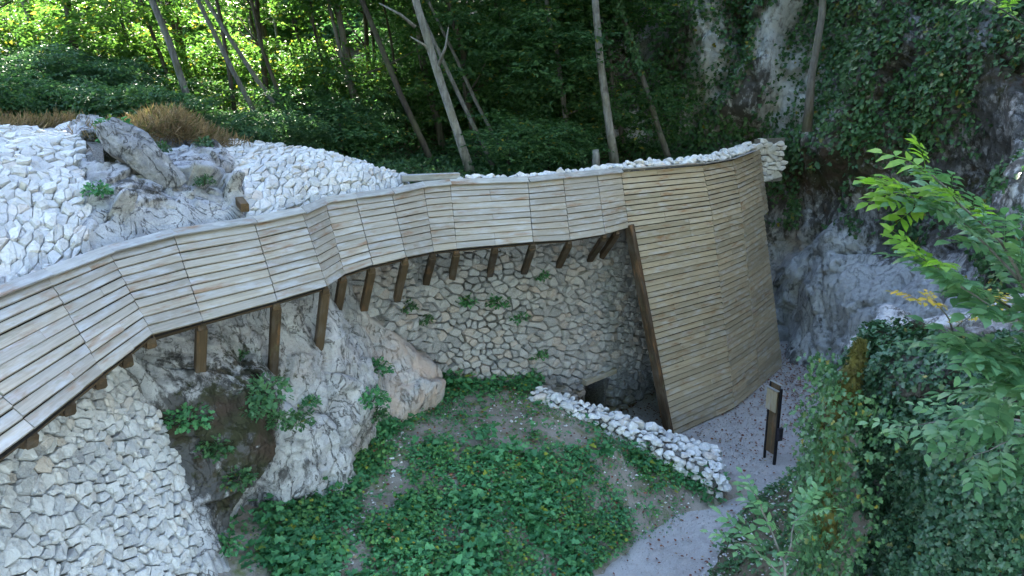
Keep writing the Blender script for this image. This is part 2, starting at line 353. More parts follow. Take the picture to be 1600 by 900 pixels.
# ------------------------------------------------------------------ the setting
RS = np.random.default_rng(3)
def rbf(ctrl):
    c = np.array(ctrl, float); d = np.linalg.norm(c[:, None, :2] - c[None, :, :2], axis=2); w = np.linalg.solve(d + np.eye(len(c)) * 1e-3, c[:, 2] - c[:, 2].mean())
    return lambda x, y: c[:, 2].mean() + (np.linalg.norm(np.stack([x, y], -1)[:, None, :] - c[None, :, :2], axis=2) @ w)
low_a, low_b = np.array([.55, 16.45]), np.array([4.45, 15.55])            # centre line of the low wall
def low_top(s): return np.interp(s, [0, .5, 1], [1.95, 1.4, .68])
mound_h = rbf([(-1, 16.9, 1.85), (-2.9, 14.2, 2.1), (-3.3, 10, 2.0), (-4.3, 8.6, 2.4), (-1.9, 10.3, 1.4), (-5, 6, 2.6), (-2, 7, 1.2), (4.6, 14.9, .0), (3.4, 14.4, .02), (2.5, 13.6, .02), (1.4, 12.4, .02), (.6, 10.9, .0), (0, 9, 0), (-.3, 7, 0),
                (3, 11.5, -.5), (5.4, 14.2, -.4), (2, 9, -.5), (.7, 16.2, 1.75), (2.2, 15.6, 1.15), (4.2, 15.1, .3), (1.0, 14.2, 1.4), (-.5, 13, 1.65), (-2, 12.5, 1.75), (-1, 15, 1.9), (2.3, 14.6, .8), (-4.5, 12, 2.2), (-3.4, 15.5, 2.2), (-5, 10, 2.4), (.4, 17.4, 1.75), (-6, 15, 2.3), (-.4, 11.2, 1.0)])
bank_h = rbf([(3.4, 12.3, -.02), (2.6, 11, -.02), (4.3, 13.7, -.02), (6.4, 15.7, -.05), (8.2, 18.2, -.05), (9.6, 21, .1), (2.2, 9.5, -.02), (3.1, 10.4, .5), (4.2, 11.6, .9), (4.6, 9.5, 2.0), (5.8, 12.5, 2.6), (7.2, 12.6, 4.3), (7.5, 14.5, 3.2), (9.2, 16.5, 2.5), (9.5, 13, 5.4), (3.2, 8, 1.0), (6, 8, 3.2), (9, 8, 5), (11, 18, 3), (10.5, 21, 1.2), (2, 7, 0)])
def floor_h(x, y):
    h = 5.85 + .15 * np.clip(-x - 1, 0, 30) + .02 * np.clip(y - 24, 0, 60) + .30 * np.clip(y - 42, 0, 80) * sst(-22, 2, x)
    return h + .25 * fbm(np.stack([x, y, x * 0], 1), 4.0, 3, 50)
# cliff: contour at z = 8 and how it leans
CP = np.array([(-6, 60), (-1.5, 44), (1.2, 34), (3.4, 31), (6.3, 29.9), (9.2, 28.0), (11.8, 24.5), (12.7, 20.5), (12.2, 16), (12.4, 10), (13, 3)])
CQ, CD = smooth_line(CP, .12, 60)
_t = np.gradient(CQ, axis=0); _t /= np.linalg.norm(_t, axis=1, keepdims=True); CN = np.stack([-_t[:, 1], _t[:, 0]], 1)   # points away from the gorge after the sign below
if (CN[len(CN) // 2] @ np.array([1, .6])) > 0: CN = -CN
def rib(P):
    xc = 9.55 - .33 * (11.9 - P[:, 2]) + .10 * np.sin(P[:, 2] * 2.3); w = .50 + .10 * np.sin(P[:, 2] * 1.7 + 1)
    return np.exp(-np.abs((P[:, 0] - xc) / w) ** 8) * sst(6.9, 7.6, P[:, 2]) * sst(13.5, 12.5, P[:, 2]) * (P[:, 1] > 24)
def cliff_surf(s, z):
    x = np.interp(s, CD, CQ[:, 0]); y = np.interp(s, CD, CQ[:, 1]); nx = np.interp(s, CD, CN[:, 0]); ny = np.interp(s, CD, CN[:, 1])
    lean = np.interp(s, [0, 10, 22, 40, CD[-1]], [.75, .65, .28, .26, .22])
    off = np.where(z > 8, lean * (z - 8), .30 * (z - 8)) ; ov = .9 * np.exp(-((z - 4.6) / 1.5) ** 2) * sst(27, 31, s) * sst(44, 40, s)     # undercut at the foot
    P = np.stack([x - nx * (off + ov), y - ny * (off + ov), z], 1); n = unit(np.stack([nx, ny, np.full(len(s), .4)], 1))
    big = 1.0 * fbm(P * np.array([1, 1, .6]), 3.6, 3, 90); d = big + rocky(P, 1.5, .16, 60)
    r_ = rib(P); d = d * (1 - .15 * r_) + 1.0 * r_
    return P + n * d[:, None], n
def setting():
    g = 320.0; n = 9
    xs = np.linspace(-g, g, n); X, Y = np.meshgrid(xs, xs); V = np.stack([X, Y, np.full_like(X, -.03)], -1).reshape(-1, 3)
    tag(link('ground', np_mesh('ground', V, grid_faces(n, n)), M['floor']), kind='structure')
    # gravel floor of the gorge, slightly uneven
    xs = np.linspace(-3, 14, 120); ys = np.linspace(7, 29, 150); X, Y = np.meshgrid(xs, ys); p = np.stack([X, Y, X * 0], -1).reshape(-1, 3)
    p[:, 2] = .025 * fbm(p, 1.2, 3, 8) + .02
    tag(link('gravel_path', np_mesh('gravel_path', p, grid_faces(150, 120), True), M['gravel']), kind='structure')
    # mound
    xs = np.linspace(-6.2, 5.2, 230); ys = np.linspace(6, 18.6, 250); X, Y = np.meshgrid(xs, ys); x, y = X.ravel(), Y.ravel()
    z = mound_h(x, y); p = np.stack([x, y, z], 1); p[:, 2] += .06 * fbm(p, .9, 4, 15) + .02 * fbm(p, .2, 2, 16)
    d = (low_b - low_a) / np.linalg.norm(low_b - low_a); side = (x - low_a[0]) * d[1] - (y - low_a[1]) * d[0]; along = (x - low_a[0]) * d[0] + (y - low_a[1]) * d[1]
    keep = ((side > -.12) | (along < -.1)) & (p[:, 2] > -.25)
    me = np_mesh('mound', p, grid_faces(250, 230, keep.reshape(250, 230)), True)
    tag(link('mound', me, M['soil']), kind='structure')
    # bank on the right of the path
    xs = np.linspace(1.8, 13, 180); ys = np.linspace(6, 23, 240); X, Y = np.meshgrid(xs, ys); x, y = X.ravel(), Y.ravel(); z = bank_h(x, y); p = np.stack([x, y, z], 1); p[:, 2] += .12 * fbm(p, .8, 4, 25)
    tag(link('bank', np_mesh('bank', p, grid_faces(240, 180, (p[:, 2] > -.3).reshape(240, 180)), True), M['bank']), kind='structure')
    # forest floor behind the wall
    front = np.array([(-40, 6, 8.0), (-14, 7, 7.7), (-9.5, 9, 7.4), (-9.0, 13.3, 7.55), (-8.7, 16.3, 7.5), (-6.6, 17.5, 7.05), (-4.8, 17.7, 6.75), (-3.3, 17.9, 6.4), (-2.2, 17.2, 6.15), (-1.5, 17.15, 6.2), (.2, 17.7, 6.2), (1.8, 19, 6.2), (2.65, 19.2, 6.3), (3.6, 19.85, 6.33), (4.85, 20.65, 6.35), (5.95, 21.95, 6.35), (7.15, 24.2, 6.35), (9.5, 30, 6.6)])
    far = np.array([(-200, 20), (-180, 90), (-150, 160), (-100, 210), (-70, 240), (-50, 250), (-40, 250), (-30, 250), (-20, 250), (-10, 250), (0, 250), (20, 250), (30, 250), (40, 250), (50, 250), (60, 250), (70, 250), (80, 250)])
    m = 140; ii = np.linspace(0, len(front) - 1, m); F3 = np.stack([np.interp(ii, range(len(front)), front[:, k]) for k in range(3)], 1); G2 = np.stack([np.interp(ii, range(len(far)), far[:, k]) for k in range(2)], 1)
    ts = np.linspace(0, 1, 110) ** 2.4; P = F3[None, :, :2] * (1 - ts[:, None, None]) + G2[None] * ts[:, None, None]; x, y = P[..., 0].ravel(), P[..., 1].ravel()
    h = floor_h(x, y).reshape(P.shape[:2]); w = sst(0, 3.0, np.linalg.norm(P - F3[None, :, :2], axis=2)); h = F3[None, :, 2] * (1 - w) + h * w
    V = np.concatenate([P, h[..., None]], -1).reshape(-1, 3)
    tag(link('forest_floor', np_mesh('forest_floor', V, grid_faces(len(ts), m), True), M['floor']), kind='structure')
    # cliff
    s = np.linspace(0, CD[-1], 640); z = np.concatenate([np.linspace(-.6, 12, 240), np.linspace(12.15, 30, 90)]); S, Z = np.meshgrid(s, z)
    P, n_ = cliff_surf(S.ravel(), Z.ravel()); me = np_mesh('cliff', P, grid_faces(len(z), len(s)), True)
    sx, zz = S.ravel(), Z.ravel(); nm = fbm(P, 1.8, 4, 120)
    moss = np.clip(.35 + .55 * nm, 0, 1) * sst(3.6, 5.2, zz); moss = np.maximum(moss, 1.15 * np.exp(-((P[:, 0] - 10.2) / 1.6) ** 2 - ((zz - 5.6) / 1.1) ** 2))
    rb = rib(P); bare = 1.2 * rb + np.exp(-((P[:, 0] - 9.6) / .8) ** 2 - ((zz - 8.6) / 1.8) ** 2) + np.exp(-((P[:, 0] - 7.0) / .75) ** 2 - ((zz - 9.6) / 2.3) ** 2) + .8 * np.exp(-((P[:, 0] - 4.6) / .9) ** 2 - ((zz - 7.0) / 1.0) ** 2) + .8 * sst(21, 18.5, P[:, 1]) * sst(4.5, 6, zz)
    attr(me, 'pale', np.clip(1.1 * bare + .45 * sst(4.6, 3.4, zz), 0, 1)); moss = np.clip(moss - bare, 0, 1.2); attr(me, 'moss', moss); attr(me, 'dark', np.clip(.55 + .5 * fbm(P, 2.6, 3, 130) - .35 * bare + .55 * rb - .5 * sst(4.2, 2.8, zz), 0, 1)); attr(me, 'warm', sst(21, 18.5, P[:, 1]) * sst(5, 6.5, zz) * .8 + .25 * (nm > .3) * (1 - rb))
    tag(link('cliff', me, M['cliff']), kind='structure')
    # natural outcrop within the wall
    us = np.linspace(2.8, 15, 480); vs = np.linspace(.0, 5.2, 240); U, Vv = np.meshgrid(us, vs); u, v = U.ravel(), Vv.ravel()
    P, n_ = rock_wall(u, v); me = np_mesh('rock_outcrop', P, grid_faces(240, 480), True)
    g = lambda a, b, su, sv: np.exp(-((u - a) / su) ** 2 - ((v - b) / sv) ** 2)
    nm = fbm(P, .7, 4, 140); attr(me, 'moss', np.clip(1.25 * g(5.6, 2.9, 1.1, 1.1) + .8 * g(6.9, 2.4, .8, .7) + .5 * nm - .2, 0, 1.2)); attr(me, 'dark', np.clip(.9 * g(5.2, 3.0, 1.0, 1.4) + .5 * g(7.3, 4.2, .8, .8) + .35 * nm - .1, 0, 1)); attr(me, 'warm', np.clip(1.1 * g(11.3, 3.9, 1.8, 1.3) + .3 * nm, 0, 1))
    tag(link('rock_outcrop', me, M['rock']), kind='structure')
setting()

# ------------------------------------------------------------------ masonry
def clip(poly, nx, ny, d):
    out = []; m = len(poly)
    for i in range(m):
        a = poly[i]; b = poly[(i + 1) % m]; da = nx * a[0] + ny * a[1] - d; db = nx * b[0] + ny * b[1] - d
        if da <= 0: out.append(a)
        if (da < 0 < db) or (db < 0 < da):
            t = da / (da - db); out.append((a[0] + t * (b[0] - a[0]), a[1] + t * (b[1] - a[1])))
    return out
def cells(u0, u1, v0, v1, su, sv, rs, jit=.46, drop=.2):
    """jittered courses of irregular stones, as convex polygons"""
    pts = []; row = 0; v = v0 - sv
    while v < v1 + sv:
        u = u0 - su + (row % 2) * su * .5
        while u < u1 + su:
            if rs.random() > drop: pts.append((u + rs.uniform(-jit, jit) * su, v + rs.uniform(-jit, jit) * .68 * sv, (rs.random() ** 1.5 * .62 * su) ** 2))
            u += su * rs.uniform(.85, 1.2)
        v += sv; row += 1
    B = {}
    for i, (a, b, _w) in enumerate(pts): B.setdefault((int(a // (su * 1.5)), int(b // (sv * 1.5))), []).append(i)
    res = []; asp = su / sv
    for i, (a, b, wi) in enumerate(pts):
        if not (u0 <= a <= u1 and v0 <= b <= v1): continue
        poly = [(-su * 1.5, -sv * 1.5), (su * 1.5, -sv * 1.5), (su * 1.5, sv * 1.5), (-su * 1.5, sv * 1.5)]
        bi, bj = int(a // (su * 1.5)), int(b // (sv * 1.5))
        for x in range(bi - 2, bi + 3):
            for y in range(bj - 2, bj + 3):
                for j in B.get((x, y), ()):
                    if j == i: continue
                    dx, dy = pts[j][0] - a, (pts[j][1] - b) * asp
                    q = dx * dx + dy * dy
                    if q > (3.2 * su) ** 2: continue
                    poly = clip(poly, dx, dy * asp, (q + wi - pts[j][2]) / 2)
                    if len(poly) < 3: break
        if len(poly) >= 3: res.append(((a, b), poly))
    return res
def in_view(P):
    d = np.asarray(P) - np.array(CAM); s, c = math.sin(R(PITCH)), math.cos(R(PITCH)); zc = d[1] * c - d[2] * s; up = d[2] * c + d[1] * s
    return zc > .3 and abs(d[0] / zc) < .70 and abs(up / zc) < .40, zc
def masonry(t, surf, area, size, mask, mat, seed, gap=.014, proud=.05, limit=300, name='stone', vis=None):
    rs = random.Random(seed); su, sv = size; uvh = []; meta = []
    for (a, b), poly in cells(*area, su, sv, rs):
        if not mask(a, b): continue
        cx = sum(p[0] for p in poly) / len(poly); cy = sum(p[1] for p in poly) / len(poly)
        q = []; m = len(poly)
        for i in range(m):                              # cut the corners
            p0, p1 = poly[i], poly[(i + 1) % m]
            L = math.hypot(p1[0] - p0[0], p1[1] - p0[1])
            if L < .02: continue
            for f in ((.13, .87) if L > .06 else (.5,)): q.append((p0[0] + (p1[0] - p0[0]) * f, p0[1] + (p1[1] - p0[1]) * f))
        m = len(q)
        if m < 4: continue
        r = max(math.hypot(x - cx, y - cy) for x, y in q)
        if r < .03: continue
        sh = max(.5, 1 - gap * rs.choice((.5, .8, 1.0, 1.6, 2.2)) / (r * .6)); h = proud * rs.uniform(.25, 1.75); ta, tb = rs.uniform(-.22, .22), rs.uniform(-.10, .30)
        k0 = len(uvh)
        for ring, (s_, hh) in enumerate(((1.0, -.14), (1.0, h * .45), (.84, h * .95))):
            for x, y in q:
                jx = rs.uniform(-.012, .012) * (ring > 0); f = sh * s_ * (1 + rs.uniform(-.05, .05))
                lx, ly = cx + (x - cx) * f + jx, cy + (y - cy) * f + jx
                uvh.append((a + lx, b + ly, hh + (ta * lx + tb * ly if ring else 0) + (rs.uniform(-.010, .010) if ring else 0)))
        uvh.append((a + cx, b + cy, h * rs.uniform(.95, 1.25)))
        F = []
        for ring in range(2):
            for i in range(m): F.append([ring * m + i, ring * m + (i + 1) % m, (ring + 1) * m + (i + 1) % m, (ring + 1) * m + i])
        for i in range(m): F.append([2 * m + i, 2 * m + (i + 1) % m, 3 * m])
        meta.append((k0, 3 * m + 1, F, r))
    A = np.array(uvh); P, n_ = surf(A[:, 0], A[:, 1]); V = P + n_ * A[:, 2:3] - np.array(t.location)
    rank = []
    for k0, n, F, r in meta:
        ok, zc = in_view(V[k0 + n - 1] + np.array(t.location)); rank.append((r / zc) ** 2 if ok else -zc)
        if ok and vis is not None and not vis(*uvh[k0 + n - 1][:2]): rank[-1] = -.001
    order = sorted(range(len(meta)), key=lambda i: -rank[i]); RV, RF = [], []
    for c, i in enumerate(order):
        k0, n, F, r = meta[i]; vv = V[k0:k0 + n]
        if c < limit and rank[i] > 0: link(name, py_mesh(name, vv, F), mat, t)
        else:
            o = len(RV); RV += list(vv); RF += [[x + o for x in f] for f in F]
    if RV: tag(link(name + '_mass', py_mesh(name + '_mass', RV, RF), mat, t), kind='stuff')
    return len(meta)
def core(t, surf, us, vs, back, mat, keep=None):
    U, V = np.meshgrid(us, vs); P, n_ = surf(U.ravel(), V.ravel()); P = P - n_ * back - np.array(t.location)
    k = None if keep is None else keep(U.ravel(), V.ravel()).reshape(U.shape)
    return link('mortar_core', np_mesh('mortar_core', P, grid_faces(len(vs), len(us), k), True), mat, t)

t = thing('stone_wall', (-4.4, 8, 2.3), 'battered wall of small pale fitted stones below the boards at lower left', 'stone wall')
core(t, wall_surf, np.arange(-1.6, 5.2, .2), np.arange(0, 5.2, .2), .085, M['mortar'])
masonry(t, wall_surf, (-.6, 5.1, .15, 4.7), (.145, .112), lambda u, v: rock_amount(np.array([u]), np.array([v]))[0] < .15, M['stone'], 11, .005, .045)
t = thing('stone_wall', (-.4, 17.2, 1.7), 'tall curved rubble wall in the shade beneath the timber canopy with ferns in its joints', 'stone wall')
door = lambda u, v: 16.68 < u < 17.82 and v > 5.1
core(t, wall_surf, np.arange(9.2, 27, .2), np.arange(0, 6.6, .2), .10, M['mortar'], lambda u, v: ~((u > 16.8) & (u < 17.7) & (v > 5.3)))
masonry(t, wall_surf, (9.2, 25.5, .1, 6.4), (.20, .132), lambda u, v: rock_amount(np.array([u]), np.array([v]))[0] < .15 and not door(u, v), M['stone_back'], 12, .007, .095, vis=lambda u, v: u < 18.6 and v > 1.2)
# door lintel and a dark recess behind it
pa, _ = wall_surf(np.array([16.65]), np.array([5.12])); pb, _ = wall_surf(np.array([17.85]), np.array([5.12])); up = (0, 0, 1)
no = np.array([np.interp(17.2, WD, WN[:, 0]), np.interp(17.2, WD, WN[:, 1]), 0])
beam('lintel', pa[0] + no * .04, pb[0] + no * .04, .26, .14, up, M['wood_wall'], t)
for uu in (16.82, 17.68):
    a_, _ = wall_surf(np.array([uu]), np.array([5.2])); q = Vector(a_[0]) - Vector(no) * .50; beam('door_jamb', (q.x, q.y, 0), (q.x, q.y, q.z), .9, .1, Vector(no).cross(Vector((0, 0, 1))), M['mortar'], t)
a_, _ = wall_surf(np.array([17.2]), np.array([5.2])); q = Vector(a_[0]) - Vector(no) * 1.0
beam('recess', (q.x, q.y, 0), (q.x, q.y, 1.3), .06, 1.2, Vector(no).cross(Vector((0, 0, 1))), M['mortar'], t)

# hillside out of view, added behind and left to block sky light
xs = np.linspace(-60, 60, 80); ys = np.linspace(-70, 9, 50); X, Y = np.meshgrid(xs, ys); p = np.stack([X, Y, 6.6 + 2.0 * (-2.5 - Y)], -1).reshape(-1, 3); p[:, 2] = np.minimum(np.maximum(p[:, 2], 7.2 + 1.6 * (-13.5 - p[:, 0])), 60) + .8 * fbm(p, 6, 3, 55)
tag(link('sky_blocker_hill', np_mesh('sky_blocker_hill', p, grid_faces(50, 80, ((p[:, 1] < -2.4) | (p[:, 0] < -13)).reshape(50, 80)), True), M['sky_blocker']), kind='structure')
# upper revetment behind the canopy: a ruled, slightly bulging slope from the board edge to the crest
REV_A = np.array([(-5.75, 3, 6.35), (-5.72, 6.8, 6.35), (-5.62, 8.8, 6.35), (-5.5, 10.2, 6.35), (-4.35, 12.5, 6.35), (-3.75, 14.4, 6.35), (-2.75, 15.7, 6.32), (-2.15, 16.75, 6.28)])
REV_B = np.array([(-10.5, 5, 7.7), (-9.4, 9, 7.75), (-8.9, 13.2, 7.8), (-8.5, 16.2, 7.75), (-6.5, 17.3, 7.35), (-4.9, 17.5, 7.1), (-3.6, 17.8, 6.85), (-2.4, 17.75, 6.45)])
def rev_surf(s, w):
    """s: index along the slope in metres, w: metres up the slope"""
    k = np.clip(s / 2.2, 0, 7); A = np.stack([np.interp(k, range(8), REV_A[:, j]) for j in range(3)], 1); B = np.stack([np.interp(k, range(8), REV_B[:, j]) for j in range(3)], 1)
    L = np.interp(k, range(8), np.linalg.norm(REV_B - REV_A, axis=1)); tt = np.clip(w / L, 0, 1.05)[:, None]
    P = A + (B - A) * tt; P[:, 2] += (.42 * np.sin(math.pi * np.clip(tt[:, 0], 0, 1)) * np.minimum(1, L / 3))
    d = unit(B - A); al = np.array([.25, 1, 0]); n_ = unit(np.cross(np.broadcast_to(al, d.shape) * 1.0, d) * -1); n_ = np.where(n_[:, 2:3] < 0, -n_, n_)
    n_ = unit(n_ + np.array([.55, -.45, 0]) * (.9 - 1.1 * tt)); return P + n_ * (.06 * fbm(P, 1.1, 2, 33))[:, None], n_
def rev_len(s): return np.interp(np.clip(np.asarray(s, float) / 2.2, 0, 7), range(8), np.linalg.norm(REV_B - REV_A, axis=1))
def rev_rock(s, w):
    tt = np.asarray(w) / rev_len(s); lo = np.interp(tt, [0, .5, 1], [6.3, 6.3, 6.0]); hi = np.interp(tt, [0, .5, 1], [9.2, 8.9, 8.6]); return np.minimum(s - lo, hi - s)
t = thing('stone_wall', (-6.5, 8.5, 6.4), 'sloping wall of large bleached stones above the canopy at the left edge', 'stone wall')
core(t, rev_surf, np.arange(0, 6.9, .2), np.arange(-.1, 5.6, .2), .03, M['mortar'], lambda s, w: w < rev_len(s) + .1)
masonry(t, rev_surf, (.4, 6.6, .02, 6.0), (.235, .185), lambda s, w: w < rev_len(s) and rev_rock(np.array([s]), np.array([w]))[0] < .1, M['stone_top'], 13, .0045, .06)
t = thing('stone_wall', (-4.6, 16.4, 6.4), 'low bleached stone wall tapering to a point between canopy and leaning trees', 'stone wall')
core(t, rev_surf, np.arange(8.2, 15.5, .2), np.arange(-.1, 5.6, .2), .03, M['mortar'], lambda s, w: w < rev_len(s) + .1)
masonry(t, rev_surf, (8.3, 15.35, .02, 5.6), (.235, .17), lambda s, w: w < rev_len(s) and rev_rock(np.array([s]), np.array([w]))[0] < .1, M['stone_top'], 14, .0045, .055)
# rock between the two
us = np.linspace(5.2, 9.8, 200); vs = np.linspace(-.2, 6.6, 260); U, V = np.meshgrid(us, vs); s_, w_ = U.ravel(), V.ravel(); P, n_ = rev_surf(s_, w_); e = rev_rock(s_, w_) + .3 * fbm(P, .6, 3, 44)
tt = w_ / rev_len(s_); amp = .22 * np.exp(-((tt - .22) / .22) ** 2) + .12 * np.exp(-((tt - .98) / .22) ** 2 - ((s_ - 7.9) / .9) ** 2) - .45 * np.exp(-((tt - .55) / .16) ** 2 - ((s_ - 6.9) / .9) ** 2) + rocky(P, .95, .10, 46)
off = -.4 + .5 * sst(-.3, .2, e) + sst(0, .6, e) * amp; off = np.where(w_ < .9, np.minimum(off, -.12 + .35 * np.clip(w_, 0, 1)), off); P = P + n_ * off[:, None]
me = np_mesh('rock_ledge', P, grid_faces(260, 200, (tt < 1.08).reshape(U.shape)), True); nm = fbm(P, .7, 3, 48)
attr(me, 'moss', np.clip(.4 * nm + .8 * np.exp(-((tt - .6) / .15) ** 2 - ((s_ - 6.9) / .9) ** 2), 0, 1)); attr(me, 'dark', np.clip(.6 * nm + .5 * np.exp(-((tt - .58) / .12) ** 2), 0, 1)); attr(me, 'warm', np.clip(.4 * nm, 0, 1))
M['rock_top'] = rock_mat('bleached_rock', (.58, .58, .6), (.33, .33, .36), (.5, .42, .34)); tag(link('rock_ledge', me, M['rock_top']), kind='structure')

# loose stones: a few shapes shared by every rubble piece
import bmesh
def boulder_mesh(name, seed, sub=1, ang=.28, squash=(1.15, 1.0, .85)):
    bm = bmesh.new(); bmesh.ops.create_icosphere(bm, subdivisions=sub + 1 if sub > 1 else 2, radius=1); rs = np.random.default_rng(seed)
    V = np.array([v.co[:] for v in bm.verts])
    for _ in range(9):                                    # cut flat faces
        d = rand_dirs(1)[0] if False else rs.normal(size=3); d /= np.linalg.norm(d); lim = rs.uniform(.42, .75); k = V @ d; V = V - np.outer(np.maximum(0, k - lim) * .97, d)
    V = V * np.array(squash) * (1 + ang * .25 * rs.normal(size=(len(V), 1)) * .4)
    for v, c in zip(bm.verts, V): v.co = c
    me = bpy.data.meshes.new(name); bm.to_mesh(me); bm.free(); return me
RUB = [boulder_mesh('rubble_shape', 100 + i) for i in range(10)]
for m_ in RUB: m_.materials.append(M['stone_top'])
def rubble(t, name, c, size, flat=1.0):
    m = Matrix.Translation(Vector(c) - t.location) @ Matrix.Rotation(random.uniform(0, 6.28), 4, 'Z') @ Matrix.Rotation(random.uniform(-.35, .35), 4, 'X') @ Matrix.Diagonal((size * random.uniform(.85, 1.25), size * random.uniform(.8, 1.1), size * flat * random.uniform(.8, 1.1), 1))
    return link(name, random.choice(RUB), None, t, mtx=m)
t = thing('low_wall', (2.5, 15.9, 0), 'low dry stone wall of white rubble retaining the weedy mound beside the path', 'stone wall')
d2 = (low_b - low_a); Lw = np.linalg.norm(d2); d2 = d2 / Lw; nn = np.array([-d2[1], d2[0]])      # nn points to the passage behind
s = 0.0; cnt = 0; CV, CF = [], []
for i in range(25):
    s_ = i / 24; c = low_a + d2 * Lw * s_; hw = np.interp(s_, [0, .5, 1], [.18, .28, .58]) * .8; z = low_top(s_) - .10
    for q, zz in ((-hw, -.1), (-hw, z), (hw, z), (hw, -.1)): CV.append((*(c + nn * q), zz))
    if i: b = 4 * i; CF += [[b - 4 + j, b - 3 + j, b + 1 + j, b + j] for j in range(3)]
CF += [[0, 1, 2, 3], [99, 98, 97, 96]]
link('mortar_core', py_mesh('mortar_core', np.array(CV) - np.array(t.location), CF), M['mortar'], t)
while s < Lw + .12:
    f = min(1, s / Lw); hw = np.interp(f, [0, .5, 1], [.18, .28, .58]); step = .155; nrow = max(2, int(round(2 * hw / .165)) + 1)
    for r_ in range(nrow):
        if f > .5 and random.random() < .12: continue
        o = -hw + 2 * hw * r_ / (nrow - 1) + random.uniform(-.04, .04); c = low_a + d2 * (s + random.uniform(-.06, .06)) + nn * o
        rubble(t, 'stone', (*c, low_top(f) - .03 + random.uniform(-.035, .03)), random.uniform(.065, .125) * (1.5 if random.random() < .18 else 1), .8)
    for k in range(5):                                    # face towards the mound and the end
        z = low_top(f) - .16 - .17 * k
        if z < .02: break
        if k < 2 or f > .7: rubble(t, 'stone', (*(low_a + d2 * (s + random.uniform(-.05, .05)) - nn * (hw + .03)), z), random.uniform(.09, .14), 1)
        rubble(t, 'stone', (*(low_a + d2 * (s + random.uniform(-.05, .05)) + nn * (hw + .03)), z), random.uniform(.10, .15), 1) if k < 2 else None
    s += step
for k in range(14):
    f = random.random(); c = low_b + d2 * random.uniform(.02, .2) + nn * random.uniform(-.6, .6); rubble(t, 'stone', (*c, random.uniform(.05, .5)), random.uniform(.09, .16))

# ------------------------------------------------------------------ timber: canopy and tall screen
SA = [(-5.38, 5.2), (-5.38, 6.95), (-5.31, 8.72), (-5.22, 9.97), (-4.86, 11.12), (-4.03, 12.15), (-3.53, 13.11), (-3.40, 14.22), (-2.95, 14.77), (-2.36, 15.36), (-1.85, 16.39), (-1.32, 16.79), (.34, 17.22), (1.15, 17.90), (1.98, 18.51), (2.61, 19.02)]
SB = [(-4.0, 4.3, 5.83), (-4.02, 6.10, 5.83), (-4.21, 7.59, 5.75), (-4.20, 8.74, 5.79), (-4.05, 9.85, 5.61), (-3.35, 10.81, 5.61), (-2.87, 11.78, 5.57), (-2.84, 12.92, 5.47), (-2.44, 13.43, 5.51), (-1.93, 13.98, 5.53), (-1.54, 15.08, 5.39), (-1.11, 15.50, 5.35), (.43, 15.85, 5.42), (1.24, 16.62, 5.31), (2.06, 17.22, 5.32), (2.76, 18.44, 5.25)]
SA = [Vector((*a, 6.5)) for a in SA]; SB = [Vector(b) for b in SB]
def board(t, a, b, c, d, nrm, mat, name='board', lift=.022, thick=.020, over=.0, gap=.011, end=.009):
    """a,b: upper edge left/right; d,c: lower edge left/right; the lower edge laps over the next board"""
    x = (c - d); L = x.length; m = frame_from(x, nrm); m.translation = d; inv = m.inverted(); la, lb, lc, ld = (inv @ p for p in (a, b, c, d)); V = []; seg = 3
    j1, j2, jz, ws = random.uniform(-.008, .008), random.uniform(-.008, .008), random.uniform(-.004, .006), random.uniform(-.010, .010)
    for i in range(seg + 1):
        f = i / seg; u = la.lerp(lb, f); u.y -= gap; w = ld.lerp(lc, f); bow = ws * math.sin(math.pi * f) + random.uniform(-.003, .003); y0 = w.y - over + j1 + (j2 - j1) * f; e = end if i == 0 else (-end if i == seg else 0)
        zl = w.z + lift + jz + bow; zu = u.z + .002
        V += [(w.x + e, y0, zl), (u.x + e, u.y, zu), (u.x + e, u.y, zu - thick), (w.x + e, y0, zl - thick)]
    F = [[0, 1, 2, 3], [4 * seg + 3, 4 * seg + 2, 4 * seg + 1, 4 * seg]]
    for i in range(seg):
        for k in range(4): F.append([4 * i + k, 4 * i + 4 + k, 4 * i + 4 + (k + 1) % 4, 4 * i + (k + 1) % 4])
    return link(name, py_mesh(name, V, F), mat, t, mtx=Matrix.Translation(-t.location) @ m)
def rows_between(t, A0, A1, B0, B1, n, mat, cuts=(), first=1.0):
    nrm = (A1 - A0).cross(B0 - A0); nrm = nrm if nrm.dot(Vector((.2, -.6, .8))) > 0 else -nrm
    off = nrm.normalized() * -.05; link('shade_backing', py_mesh('shade_backing', [A0.lerp(A1, i / 5).lerp(B0.lerp(B1, i / 5), j / 9) + off - t.location for j in range(10) for i in range(6)], grid_faces(10, 6).tolist()), M['shade_backing'], t)  # added dark sheet behind the boards so gaps read as shadow lines
    h = [first] + [random.uniform(.92, 1.08) for _ in range(n - 1)]; tot = sum(h); y = 0
    for r_ in range(n):
        f0, f1 = y / tot, (y + h[r_]) / tot; y += h[r_]
        xs = [0] + [c + random.uniform(-.006, .006) for c, pr in cuts if random.random() < pr] + [1]
        for i in range(len(xs) - 1):
            P = lambda x, f: (A0.lerp(A1, x)).lerp(B0.lerp(B1, x), f)
            board(t, P(xs[i], f0), P(xs[i + 1], f0), P(xs[i + 1], f1), P(xs[i], f1), nrm, mat, gap=.021 if mat is M['wood_wall'] else .007, end=.009 if len(xs) == 2 else .003)
can = thing('timber_canopy', (-1.5, 14, 4.4), 'curving canopy of overlapping weathered boards on struts above the stone wall', 'canopy')
